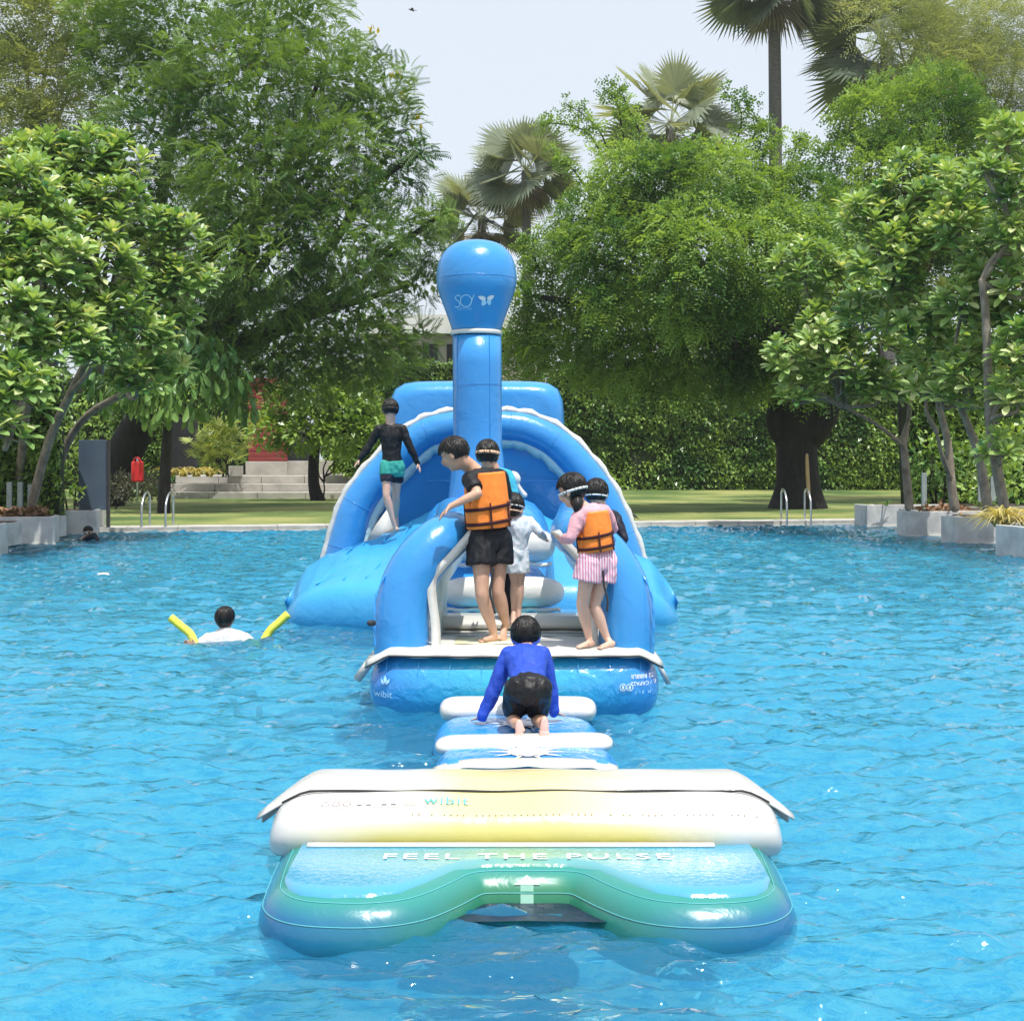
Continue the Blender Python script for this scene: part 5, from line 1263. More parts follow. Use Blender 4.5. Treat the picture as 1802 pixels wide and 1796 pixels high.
# ================================================ FOLIAGE
def norm(a): return a / (np.linalg.norm(a, axis=-1, keepdims=True) + 1e-9)
def frames(d, up=None, roll=None):
    """rotation matrices whose y column is d; z column close to up"""
    n = len(d); d = norm(d); u = np.tile([0, 0, 1.], (n, 1)) if up is None else up
    u = u + rng.normal(0, .25, (n, 3)); x = norm(np.cross(d, u)); z = np.cross(x, d)
    if roll is not None:
        c, s = np.cos(roll)[:, None], np.sin(roll)[:, None]; x, z = x * c + z * s, z * c - x * s
    return np.stack([x, d, z], 2)
def scatter(tv, tf, pos, Rm, sc, tint):
    """copies of a small template mesh joined into one: returns v, f, tint"""
    n, k = len(pos), len(tv)
    v = np.einsum('nij,kj->nki', Rm, tv) * sc[:, None, None] + pos[:, None, :]
    f = tf[None] + (np.arange(n) * k)[:, None, None]
    return v.reshape(-1, 3), f.reshape(-1, tf.shape[1]), np.repeat(tint, k)
def T_frond(n=8, droop=.32, w=.075, l=.26):
    v = []; f = []
    for i in range(n):
        t = (i + 1) / n; y = t * .92; z = -droop * t * t; ln = l * (1 - .55 * abs(t - .42)) * 1.1
        for s in (-1, 1):
            o = len(v); a = np.array([0, y, z]); d = np.array([s * ln, ln * .42, -ln * .30]); p = np.array([0, w, 0])
            v += [a - p * .5, a + d * .5 - p * .55, a + d, a + d * .5 + p * .55]; f.append((o, o + 1, o + 2, o + 3))
    return np.array(v, float), np.array(f)
def T_sprig(n=5):
    v = []; f = []
    for i in range(n):
        t = (i + .6) / n; s = 1 if i % 2 else -1; a = np.array([.0, t, -.18 * t * t]); d = np.array([s * .34, .16, -.06 + .1 * (i % 3)]); p = np.array([-.05 * s, .13, .03]); o = len(v)
        v += [a, a + d * .55 - p, a + d, a + d * .55 + p]; f.append((o, o + 1, o + 2, o + 3))
    return np.array(v, float), np.array(f)
def T_obovate():
    """long leaf, widest past the middle, folded at the midrib"""
    ys = [0, .18, .45, .72, .92, 1.0]; ws = [.02, .07, .145, .185, .12, .015]; v = []; f = []
    for y, w_ in zip(ys, ws):
        z = -.20 * y * y + .03 * math.sin(3 * y)
        v += [(-w_, y, z + w_ * .38), (0, y, z), (w_, y, z + w_ * .38)]
    for i in range(5):
        for j in range(2): f.append((i * 3 + j, i * 3 + j + 1, i * 3 + j + 4, i * 3 + j + 3))
    return np.array(v, float), np.array(f)
def T_leaf():
    return np.array([(0, 0, 0), (.24, .45, .05), (0, 1, -.08), (-.24, .45, .05)], float), np.array([(0, 1, 2, 3)])
def lobepts(lobes, dens, front=.72, shell=.55):
    """points in crown lobes given as (px, py, radius px, distance[, squash])"""
    P_, N_, W_ = [], [], []
    for L in lobes:
        px, py, rp, D = L[:4]; sq = L[4] if len(L) > 4 else .85
        c = np.array(P(px, py, D)); r = rp / F * D; n = max(3, int(dens * (r ** 2) * (L[5] if len(L) > 5 else 1)))
        d = norm(rng.normal(0, 1, (n, 3))); flip = (d[:, 1] > 0) & (rng.random(n) < front); d[flip, 1] *= -1
        rad = r * (shell + (1.06 - shell) * rng.random(n) ** .6)
        # lumpy surface
        lump = np.array([1 + .42 * noise.noise(Vector((a[0] * 2.1 + px, a[1] * 2.1, a[2] * 2.1 + py))) for a in d])
        p = c + d * (rad * lump)[:, None] * np.array([1, 1, sq])
        P_.append(p); N_.append(d); W_.append(np.full(n, 1.0) * (.5 + .5 * d[:, 2]))
    return np.concatenate(P_), np.concatenate(N_), np.concatenate(W_)
def foliage(name, tmpl, pos, d, size, mat, parent=None, sj=.25, bias=(0, 0, 0), tscale=1.0, tint0=None, jit=.55, roll=True, kind='stuff'):
    n = len(pos); dd = norm(d + rng.normal(0, jit, (n, 3)) + np.array(bias)); sc = size * (1 + rng.uniform(-sj, sj, n))
    cl = np.array([noise.noise(Vector(p) * (.45 / tscale)) for p in pos]); cl2 = np.array([noise.noise(Vector(p) * (1.9 / tscale)) for p in pos])
    tint = np.clip(.48 + .85 * cl + .45 * cl2 + rng.normal(0, .14, n), 0, .88) if tint0 is None else tint0
    v, f, t_ = scatter(tmpl[0], tmpl[1], pos, frames(dd, roll=rng.normal(0, .5, n) if roll else None), sc, tint)
    o = link(name, npmesh(v, f, t_), mat, parent, False)
    if kind: o['kind'] = kind
    return o
def limbs(parent, base, tips, mat, r0, name='branch', sag=.0, n=9, steps=6, sub=True):
    """branches from a fork point to each crown lobe"""
    for i, t in enumerate(tips):
        a, b = Vector(base), Vector(t); L = (b - a).length; pts = []
        off = Vector((random.uniform(-1, 1), random.uniform(-1, 1), random.uniform(0, .6))) * L * .12
        for j in range(steps):
            u = j / (steps - 1); pts.append(a.lerp(b, u) + off * math.sin(math.pi * u) + Vector((random.uniform(-1, 1), random.uniform(-1, 1), random.uniform(-1, 1))) * L * .018 * (1 if 0 < j < steps - 1 else 0))
        tube(name, pts, [r0 * (1 - .8 * j / (steps - 1)) for j in range(steps)], mat, parent, n=n, dens=3)
LM = dict(
    rain=leafmat('dark_feathery_leaf', (.028, .09, .030), (.22, .35, .095), .30, yellow=(.62, .48, .05)),
    tam=leafmat('light_feathery_leaf', (.07, .17, .045), (.31, .46, .13), .38, yellow=(.62, .5, .06)),
    grey=leafmat('grey_green_leaf', (.16, .21, .10), (.44, .50, .27), .34),
    plum=leafmat('glossy_broad_leaf', (.055, .18, .06), (.38, .53, .18), .32, .30, yellow=(.72, .74, .44), spec=.6),
    hedge=leafmat('ivy_leaf', (.07, .18, .045), (.38, .54, .13), .30, .35, spec=.6),
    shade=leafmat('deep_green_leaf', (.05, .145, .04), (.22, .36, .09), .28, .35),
    palm=leafmat('palm_leaf', (.10, .135, .105), (.37, .42, .32), .34, .35),
    dry=leafmat('dry_palm_leaf', (.20, .17, .12), (.42, .36, .27), .2, .7),
    varieg=leafmat('striped_leaf', (.34, .30, .09), (.72, .62, .28), .3, .5),
    lav=leafmat('grey_shrub_leaf', (.10, .11, .085), (.28, .28, .21), .2, .7),
    bush=leafmat('fan_bush_leaf', (.09, .18, .035), (.40, .46, .15), .3, .45),
)
FR, SP, OB, LF = T_frond(), T_sprig(), T_obovate(), T_leaf()

# ------------------------------------------------ big dark tree on the left
e = thing('rain_tree', P(215, 850, 46) * 1.0, 'huge dark green feathery tree filling the left side, leaning black trunk', 'tree')
b0 = P(172, 860, 47.5); b0.z = .1
fork = P(262, 690, 47)
tube('trunk', [b0 + Vector((0, 0, -.1)), b0.lerp(fork, .35) + Vector((.1, 0, .1)), b0.lerp(fork, .7) + Vector((.15, 0, 0)), fork], [.85, .66, .60, .5], 'bark', e, n=18, dens=4)
tube('trunk_fork', [b0.lerp(fork, .45), P(232, 775, 47), P(252, 735, 46.8)], [.4, .30, .14], 'bark', e, n=12, dens=4)
LB = [(340, 40, 150, 47), (500, 40, 110, 45), (565, 130, 80, 44), (430, 170, 140, 44), (640, 160, 72, 46), (300, 240, 120, 44), (450, 300, 130, 42.5), (655, 230, 85, 45), (560, 290, 110, 43), (690, 300, 62, 46), (740, 270, 24, 44), (715, 130, 20, 44), (770, 380, 26, 44), (640, 340, 40, 42), (520, 380, 50, 41.5), (390, 330, 50, 41.5), (700, 425, 72, 45), (600, 430, 110, 42.5), (450, 450, 130, 42), (300, 400, 100, 45.5), (725, 500, 55, 46), (600, 555, 110, 45), (470, 590, 110, 45), (375, 560, 90, 45), (660, 630, 75, 46), (735, 600, 35, 46), (430, 650, 60, 45), (240, 130, 90, 47), (200, 40, 80, 48), (255, 620, 70, 45), (545, 655, 60, 45), (755, 400, 40, 46.5)]
limbs(e, fork, [P(*l[:3][:2], l[3]) for l in LB[:22:2]], 'bark', .34)
p, d, w_ = lobepts(LB, 165, shell=.6)
foliage('crown', FR, p, d * np.array([1, 1, .6]), .52, LM['rain'], e, bias=(0, -.15, .05), jit=.5)
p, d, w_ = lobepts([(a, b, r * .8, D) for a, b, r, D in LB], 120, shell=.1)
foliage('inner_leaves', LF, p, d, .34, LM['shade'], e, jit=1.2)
fl_ = [(652, 55), (660, 65), (688, 140), (700, 132), (705, 160), (735, 225), (735, 210), (440, 118), (380, 90), (245, 230), (345, 180), (575, 140)]
fp = np.array([P(a + random.gauss(0, 4), b + random.gauss(0, 6), 44.6) for a, b in fl_ for _ in range(5)])
foliage('yellow_blossom', LF, fp, np.tile([0, -.3, 1.], (len(fp), 1)), .20, LM['rain'], e, tint0=np.full(len(fp), 1.0), kind='stuff')
# drooping broad leaves under it
e = thing('broadleaf_tree', P(300, 800, 41), 'shaded tree with drooping broad leaves under the big dark one', 'tree')
tube('trunk', [P(288, 902, 41.3), P(292, 800, 41.2), P(300, 700, 41)], [.2, .16, .12], 'bark', e, dens=3)
LB = [(215, 655, 60, 41, .85, 1.8), (275, 690, 50, 40.5, .85, 1.8), (330, 680, 60, 41), (385, 650, 55, 41), (420, 700, 36, 42), (200, 590, 60, 42), (330, 610, 60, 42)]
p, d, w_ = lobepts(LB, 120, shell=.6)
foliage('crown', OB, p, d * .6, .44, LM['shade'], e, bias=(0, -.1, -1.1), jit=.4, sj=.35)
# ------------------------------------------------ grey-green feathery tree, top left
e = thing('feathery_tree', P(60, 860, 50), 'grey-green fine-leaved tree in the top left corner', 'tree')
tube('trunk', [P(60, 880, 50), P(70, 500, 50), P(60, 200, 50)], [.35, .28, .16], 'bark', e, dens=3)
LB = [(30, 40, 90, 50), (120, 20, 70, 50), (50, 140, 80, 49), (140, 110, 40, 51, .85, .6), (30, 230, 70, 49), (120, 205, 50, 49), (170, 180, 40, 50, .85, .6), (10, 320, 60, 49)]
limbs(e, P(66, 330, 50), [P(l[0], l[1], l[3]) for l in LB[:5]], 'greybark', .12)
p, d, w_ = lobepts(LB, 230, shell=.3)
foliage('crown', T_frond(6, .55, .07, .20), p, d, .85, LM['grey'], e, bias=(.1, -.1, .25), jit=.5)
# ------------------------------------------------ big light tree on the right
e = thing('tamarind_tree', P(1405, 893, 45.5), 'wide light green tree right of centre with thick black trunk', 'tree')
b0 = P(1404, 897, 45.4); b0.z = .08
tube('trunk', [b0, P(1404, 850, 45.4), P(1402, 780, 45.4), P(1405, 720, 45.4), P(1412, 660, 45.6)], [1.02, .74, .68, .78, .5], 'bark', e, n=22, dens=5)
tube('trunk_burl', [P(1372, 775, 45.2), P(1365, 742, 45.1), P(1368, 690, 45.2)], [.2, .32, .22], 'bark', e, n=12, dens=3)
tube('trunk_limb', [P(1430, 765, 45.2), P(1452, 730, 45), P(1470, 690, 45), P(1490, 640, 45)], [.45, .42, .34, .25], 'bark', e, n=12, dens=3)
for a, b in ((1378, 12), (1432, -10), (1395, 6)):
    tube('root', [P(a, 860, 45.2), P(a + (b - 10), 885, 45.0), P(a + b * 2 - 22, 898, 44.8)], [.26, .24, .1], 'bark', e, n=10, dens=3)
LB = [(1140, 330, 95, 44, .8), (1230, 340, 95, 43), (1050, 400, 80, 45), (980, 470, 62, 46), (1110, 450, 110, 43), (1240, 460, 120, 41.5), (1360, 440, 100, 42), (950, 570, 50, 46), (1010, 590, 85, 46), (1120, 590, 115, 45), (1250, 610, 115, 45), (1370, 590, 100, 44.5), (1450, 520, 80, 44), (930, 640, 38, 46.5), (1060, 640, 50, 46), (1180, 655, 50, 45), (1310, 655, 50, 44.5), (1400, 350, 75, 46), (1460, 420, 70, 45), (1340, 350, 60, 46), (1420, 660, 55, 44), (1180, 290, 40, 43), (1085, 345, 38, 43), (1300, 330, 36, 43), (925, 520, 26, 45), (915, 600, 30, 46), (1000, 430, 36, 43), (1170, 400, 50, 41.5), (1300, 520, 55, 41), (1080, 530, 55, 42), (1200, 560, 50, 41)]
limbs(e, P(1412, 670, 45.6), [P(l[0], l[1], l[3]) for l in LB[::2]], 'bark', .30)
p, d, w_ = lobepts(LB, 300, shell=.55)
foliage('crown', SP, p, d * np.array([1, 1, .3]), .31, LM['tam'], e, bias=(0, -.15, -.25), jit=.7, tscale=.8)
p, d, w_ = lobepts(LB, 120, shell=.66)
foliage('crown_sprays', T_frond(6, .6, .10, .20), p, d * np.array([1, 1, .3]), .62, LM['tam'], e, bias=(0, -.15, -.35), jit=.5, tscale=.8)
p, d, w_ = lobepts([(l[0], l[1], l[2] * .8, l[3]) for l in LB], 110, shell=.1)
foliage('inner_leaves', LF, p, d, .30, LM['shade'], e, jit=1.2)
# sparse twigs sticking out on top
TW = [((1080, 330), (1040, 240), (985, 218), (950, 222)), ((1090, 320), (1060, 240), (1030, 205), (995, 182)), ((1110, 300), (1095, 230), (1085, 180), (1060, 155)), ((1240, 330), (1290, 260), (1305, 200), (1275, 160)), ((1260, 340), (1310, 270), (1335, 225), (1352, 222)), ((1290, 350), (1320, 290), (1340, 240), (1312, 170)), ((1380, 330), (1395, 280), (1410, 245), (1425, 258)), ((1060, 380), (1010, 300), (985, 285), (965, 260)), ((1150, 310), (1120, 220), (1105, 190), (1090, 150)), ((950, 480), (935, 440), (925, 420), (915, 440)), ((1300, 370), (1335, 300), (1350, 260), (1375, 240))]
tp_, td = [], []
for tw in TW:
    pts = [P(a, b, 45.6) for a, b in tw]; tube('twig', pts, [.05, .03, .02, .012], 'bark', e, dens=4, n=6)
    q = crom(pts, 14)
    for i, x in enumerate(q[8:]):
        for _ in range(5): tp_.append(x + rng.normal(0, .13, 3)); td.append(rng.normal(0, 1, 3))
foliage('twig_leaves', SP, np.array(tp_), np.array(td), .26, LM['tam'], e, bias=(0, -.2, .1))
fp = np.array([P(1255 + random.gauss(0, 10), 345 + random.gauss(0, 14), 44.2) for _ in range(26)])
foliage('yellow_blossom', LF, fp, np.tile([0, -.5, .7], (len(fp), 1)), .26, LM['tam'], e, tint0=np.full(len(fp), 1.0))
tag(tube('bamboo_stake', [P(1424, 893, 44.6), P(1419, 800, 44.8)], [.075, .065], vary('bamboo', (.45, .30, .14), (.60, .42, .22), 4, .6, stretch=(1, 1, 3)), dens=2, n=10), 'tan bamboo stake leaning on the thick dark trunk', 'stake')
# ------------------------------------------------ trees at upper right
e = thing('green_tree', P(1600, 870, 50), 'bright green small-leaved tree between palm trunk and broad-leaved trees', 'tree')
tube('trunk', [P(1600, 880, 50), P(1590, 600, 50), P(1600, 350, 50)], [.3, .25, .18], 'bark', e, dens=3)
LB = [(1500, 290, 65, 50), (1560, 210, 80, 50), (1640, 200, 90, 50), (1580, 310, 95, 49), (1700, 270, 90, 50), (1500, 400, 80, 49), (1640, 390, 90, 49), (1760, 330, 80, 50), (1530, 480, 80, 49), (1490, 210, 35, 50), (1740, 440, 90, 50), (1640, 500, 90, 50)]
limbs(e, P(1600, 480, 50), [P(l[0], l[1], l[3]) for l in LB[:8]], 'bark', .16)
p, d, w_ = lobepts(LB, 470, shell=.58)
foliage('crown', SP, p, d, .30, LM['tam'], e, bias=(0, -.15, .0), jit=.7)
e = thing('bamboo_clump', P(1720, 870, 53), 'dull grey-green fine foliage in the top right corner', 'tree')
tube('trunk', [P(1720, 880, 53), P(1720, 500, 53), P(1730, 150, 53)], [.3, .25, .14], 'greybark', e, dens=3)
LB = [(1700, 50, 95, 53, .85, .8), (1790, 60, 90, 53, .85, .8), (1640, 70, 70, 53, .85, .7), (1750, 150, 95, 52), (1800, 230, 80, 52), (1680, 140, 70, 52), (1590, 90, 45, 53, .85, .6), (1560, 30, 60, 53, .85, .6)]
limbs(e, P(1725, 300, 53), [P(l[0], l[1], l[3]) for l in LB], 'greybark', .10)
p, d, w_ = lobepts(LB, 290, shell=.3)
foliage('crown', T_frond(7, .5, .035, .17), p, d, .85, LM['grey'], e, bias=(-.15, -.1, -.1), jit=.7)

# ------------------------------------------------ broad-leaved (frangipani-like) trees: leaf by leaf
leafme = npmesh(*OB, None, 'leaf')
for m_i in range(1): pass
def tintmesh(t):
    v, f = OB; return npmesh(v, f, np.full(len(v), t), 'leaf')
LEAVES = [tintmesh(t) for t in (.08, .25, .42, .6, .78, .88, .97)]
for me in LEAVES: me.materials.append(LM['plum'])
for me in LEAVES: me.polygons.foreach_set('use_smooth', np.ones(len(me.polygons), bool))
def plumeria(label, trunk, forks, lobes, nros, size=.43, r0=.11):
    b = P(*trunk[0][:3]); e = thing('frangipani_tree', b, label, 'tree', 'broad-leaved trees growing in the planters')
    pts = [P(*t[:3]) for t in trunk]
    tube('trunk', pts, [r0 * (1 - .35 * i / (len(pts) - 1)) for i in range(len(pts))], 'greybark', e, dens=4, n=12)
    for fk in forks: q = [P(*t[:3]) for t in fk]; tube('branch', q, [r0 * .55 * (1 - .5 * i / (len(q) - 1)) for i in range(len(q))], 'greybark', e, dens=4, n=9)
    tot = sum(l[2] ** 2 for l in lobes); ros = []
    top = pts[-1]
    for l in lobes:
        px, py, rp, D = l[:4]; c = np.array(P(px, py, D)); r = rp / F * D; n = max(2, int(1.35 * nros * rp * rp / tot))
        base = Vector(c) - Vector((0, 0, r * .6)); src = min([pts[-1], pts[len(pts) // 2]] + [P(*fk[-1][:3]) for fk in forks], key=lambda s: (s - base).length)
        tube('branch', [src, src.lerp(base, .5) + Vector((random.uniform(-.15, .15), 0, random.uniform(-.1, .2))), base, Vector(c)], [.06, .05, .04, .028], 'greybark', e, dens=3, n=7)
        got = []; tries = 0
        while len(got) < n and tries < n * 30:
            tries += 1; d = norm(rng.normal(0, 1, 3)); 
            if d[1] > .25: d[1] *= -1
            if d[2] < -.55: continue
            q = c + d * r * np.array([1, .9, .95]) * rng.uniform(.55, 1.03)
            if all(np.linalg.norm(q - g_) > size * .66 for g_ in got): got.append(q); ros.append((q, d, c))
    gt = G(); twv = []
    for i, (q, d, c) in enumerate(ros):
        a = Vector(c).lerp(Vector(q), .25); m = Vector(q)
        v, f = sweep([a, a.lerp(m, .6) - Vector((0, 0, .06)), m], [.022, .018, .016], n=5, cap=None); gt.add(v, f)
    stuff(gt.obj('twigs', 'greybark', e))
    pos, Rm, sc, ti = [], [], [], []
    for q, d, c in ros:
        axis = norm(d * .55 + np.array([0, -.12, 1.0]) + rng.normal(0, .12, 3)); n = rng.integers(14, 19); base = rng.uniform(0, 6.28); t0 = rng.uniform(.25, .8)
        xx = norm(np.cross(axis, [0.3, 1, .1])); yy = np.cross(axis, xx)
        for j in range(n):
            u = j / n; a = base + j * 2.4; el = 1.38 - 1.25 * u   # upper leaves stand, lower ones lie flat or hang
            o = xx * math.cos(a) + yy * math.sin(a); dd = norm(o * math.cos(el) + axis * math.sin(el))
            pos.append(q + axis * (.05 - .10 * u)); sc.append(size * rng.uniform(.75, 1.05) * (.72 + .28 * min(1, u * 2)))
            up = axis if el < 1 else axis
            x = norm(np.cross(dd, axis)); z = np.cross(x, dd); Rm.append(np.stack([x, dd, z], 1)); ti.append(np.clip(t0 + rng.normal(0, .16) + (.35 if rng.random() < .05 + .14 * u else 0), 0, .98))
    pos, Rm, sc, ti = np.array(pos), np.array(Rm), np.array(sc), np.array(ti)
    eye = np.linalg.norm(pos - np.array([0, 0, CH]), axis=1) / sc; near = np.argsort(eye)[:295]; rest = np.argsort(eye)[295:]
    inv = Matrix.Translation(-e.location)
    for i in near:
        o = bpy.data.objects.new('leaf', LEAVES[min(6, int(ti[i] * 7))]); COL.objects.link(o); o.parent = e; o.matrix_parent_inverse = inv
        m = Matrix(Rm[i].tolist()).to_4x4(); o.matrix_basis = Matrix.Translation(pos[i].tolist()) @ m @ Matrix.Scale(float(sc[i]), 4)
    if len(rest):
        v, f, t_ = scatter(OB[0], OB[1], pos[rest], Rm[rest], sc[rest], ti[rest]); stuff(link('more_leaves', npmesh(v, f, t_), LM['plum'], e))
    return e
plumeria('broad-leaved tree at the left frame edge, big leaves hanging low over the fence posts', [(30, 900, 31.6), (42, 760, 30.5), (60, 640, 27.5)], [],
         [(40, 350, 70, 27), (-5, 450, 80, 26), (80, 470, 70, 26), (15, 570, 75, 25.5), (100, 600, 65, 26), (25, 690, 60, 25), (10, 770, 34, 24.5), (85, 400, 50, 27)], 135)
plumeria('broad-leaved tree with the grey forked branch, second from the left edge', [(52, 905, 30.5), (85, 780, 30), (125, 690, 29.4), (160, 620, 28.5)], [((125, 690, 29.4), (165, 640, 28.4), (185, 560, 28.2))],
         [(100, 300, 60, 29), (170, 290, 60, 29), (140, 380, 70, 28.5), (200, 370, 55, 28.5), (170, 470, 70, 28), (130, 540, 60, 28), (200, 560, 60, 28), (180, 630, 45, 28), (60, 275, 40, 29), (215, 300, 40, 29)], 125)
plumeria('broad-leaved tree reaching farthest towards the dark feathery tree on the left', [(92, 905, 32.6), (110, 800, 32.4), (155, 730, 32), (225, 690, 30.8)], [((225, 690, 30.8), (300, 560, 30), (310, 450, 30))],
         [(265, 420, 50, 30), (330, 415, 34, 30), (270, 500, 55, 30), (330, 500, 45, 30), (250, 590, 50, 29.5), (310, 570, 36, 30), (240, 670, 45, 29.5), (285, 650, 34, 30)], 70)
plumeria('broad-leaved tree nearest the dark trunk on the right, low hanging rosettes', [(1600, 893, 34), (1592, 800, 34), (1588, 770, 34)], [((1590, 785, 34), (1540, 745, 33.6), (1482, 715, 33.2)), ((1592, 790, 34), (1600, 720, 34), (1600, 660, 34))],
         [(1385, 640, 46, 33), (1440, 590, 50, 33), (1480, 660, 55, 33), (1545, 600, 60, 33), (1420, 480, 55, 33.5), (1480, 520, 60, 33.5), (1545, 680, 50, 33), (1400, 690, 34, 33), (1600, 690, 40, 33.5)], 92)
plumeria('broad-leaved tree on the twisted grey trunk in the trunk planter', [(1680, 893, 30.5), (1674, 850, 30.5), (1668, 780, 30.5), (1652, 715, 30.5)], [((1652, 715, 30.5), (1640, 620, 30), (1620, 520, 30)), ((1672, 840, 30.4), (1658, 800, 30), (1648, 760, 29.9))],
         [(1530, 400, 55, 30.5), (1600, 360, 60, 30.5), (1560, 470, 65, 30), (1640, 430, 60, 30), (1600, 550, 65, 30), (1650, 620, 50, 30), (1520, 560, 40, 30.5), (1590, 300, 26, 30.5), (1650, 320, 34, 30.5), (1630, 690, 34, 30)], 112)
plumeria('broad-leaved tree on the leaning pinkish trunk at right', [(1738, 895, 28.5), (1722, 800, 28.5), (1690, 715, 28.5)], [((1690, 715, 28.5), (1680, 620, 28.2), (1700, 520, 28))],
         [(1690, 400, 50, 28.5), (1740, 470, 55, 28), (1700, 540, 50, 28), (1750, 600, 50, 28), (1710, 660, 50, 27.8), (1690, 330, 34, 28.5), (1755, 720, 40, 27.8), (1780, 540, 40, 28), (1660, 700, 30, 28)], 84)
plumeria('broad-leaved tree at the right frame edge with bare curved twigs on top', [(1768, 900, 27), (1752, 810, 27), (1742, 745, 27), (1735, 560, 27), (1728, 495, 27)], [((1728, 495, 27), (1790, 380, 27), (1745, 240, 27)), ((1790, 400, 27), (1740, 320, 26.8), (1730, 300, 26.8))],
         [(1775, 250, 34, 27), (1740, 300, 26, 26.8), (1795, 330, 40, 27), (1790, 420, 40, 27), (1800, 500, 40, 27), (1800, 620, 50, 26.5), (1790, 700, 40, 26.5), (1760, 800, 30, 26.5)], 52)

# ------------------------------------------------ hedge wall (one clipped ivy wall per run)
def hedge(label, xa, xb, za, zb, D, n, size, mat='hedge', D2=None, name='hedge', thick=.9):
    D2 = D2 or D; e = thing(name, ((xa + xb) / 2, (D + D2) / 2 + .5, za), label, 'hedge')
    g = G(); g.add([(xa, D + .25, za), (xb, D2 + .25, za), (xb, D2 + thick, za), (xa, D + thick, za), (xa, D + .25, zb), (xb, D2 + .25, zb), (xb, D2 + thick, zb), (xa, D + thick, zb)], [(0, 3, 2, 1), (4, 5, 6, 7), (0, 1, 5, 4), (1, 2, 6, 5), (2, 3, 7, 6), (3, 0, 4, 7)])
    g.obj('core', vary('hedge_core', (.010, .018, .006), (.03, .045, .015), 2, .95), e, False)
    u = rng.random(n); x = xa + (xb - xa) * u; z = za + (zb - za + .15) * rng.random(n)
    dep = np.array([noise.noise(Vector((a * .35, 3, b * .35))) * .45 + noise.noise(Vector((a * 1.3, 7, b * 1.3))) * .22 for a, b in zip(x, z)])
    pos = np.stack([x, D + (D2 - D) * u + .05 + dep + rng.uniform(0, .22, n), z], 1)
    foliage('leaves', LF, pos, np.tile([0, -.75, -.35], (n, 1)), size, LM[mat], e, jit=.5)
    return e
hedge('tall clipped ivy wall behind the lawn, right of the inflatable', 2.0, 23.5, .1, 6.3, 70.5, 26000, .30)
hedge('ivy wall closing the garden behind the small tree, left of the inflatable', -9.6, -1.0, .1, 6.6, 69.5, 9500, .30)
hedge('ivy-covered wall behind the three fence posts', P(-60, 0, 31).x, P(98, 0, 31).x, .1, 3.7, 31.0, 6500, .19, thick=.6)
hedge('clipped ivy hedge between black trunk and yellow grass', P(196, 0, 58).x, P(285, 0, 58).x, .1, 3.9, 58, 2600, .26)
hedge('clipped ivy block on the dark grey planter wall', P(584, 0, 57.8).x, P(668, 0, 57.8).x, 1.15, 4.4, 57.8, 2600, .26)
hedge('ivy hedge behind the right planters', P(1600, 0, 42).x, P(1860, 0, 42).x, .1, 5.4, 42, 6500, .22)
hedge('ivy wall far behind the pavilion at left', -40, -13.5, .1, 6.0, 72, 7000, .36)
hedge('ivy wall far behind the right trees', 23.6, 45, .1, 6.0, 66, 3500, .36)
# backdrop of distant trees closing gaps low down
LB = [(x, 640 + 30 * math.sin(x), 95, 82) for x in range(-40, 1900, 85) if not (700 < x < 980)] + [(x, 760, 60, 80) for x in range(-40, 1900, 75)]
p, d, w_ = lobepts(LB, 22, shell=.3)
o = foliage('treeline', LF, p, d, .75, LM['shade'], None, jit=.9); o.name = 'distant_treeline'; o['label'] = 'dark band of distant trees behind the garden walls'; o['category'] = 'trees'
# ------------------------------------------------ small tree on the lawn
e = thing('small_tree', P(556, 880, 53.5), 'small round-crowned tree with straight dark trunk before the steps', 'tree')
tube('trunk', [P(560, 882, 53.5), P(552, 850, 53.5), P(553, 800, 53.5), P(560, 760, 53.5)], [.30, .22, .21, .18], 'bark', e, dens=3, n=12)
LB = [(500, 715, 45, 53.5), (560, 705, 55, 53.3), (620, 715, 50, 53.5), (470, 755, 34, 53), (540, 755, 50, 53), (605, 760, 48, 53), (655, 750, 38, 53.5), (505, 775, 24, 53), (585, 680, 34, 53.5)]
limbs(e, P(558, 775, 53.5), [P(l[0], l[1], l[3]) for l in LB[:7]], 'bark', .10)
p, d, w_ = lobepts(LB, 520, shell=.5); foliage('crown', LF, p, d, .30, LM['hedge'], e, bias=(0, -.2, 0), jit=.8)
e = thing('bare_shrub', P(570, 880, 53), 'thin bare forked sapling beside the small tree trunk', 'sapling')
for q in (((568, 880), (571, 860), (570, 845), (578, 826), (590, 812)), ((570, 848), (562, 838), (560, 826)), ((574, 836), (586, 830), (588, 818)), ((571, 845), (569, 825), (574, 812))):
    tube('stem', [P(a, b, 53) for a, b in q], [.05] + [.03] * (len(q) - 1), 'bark', e, dens=3, n=6)
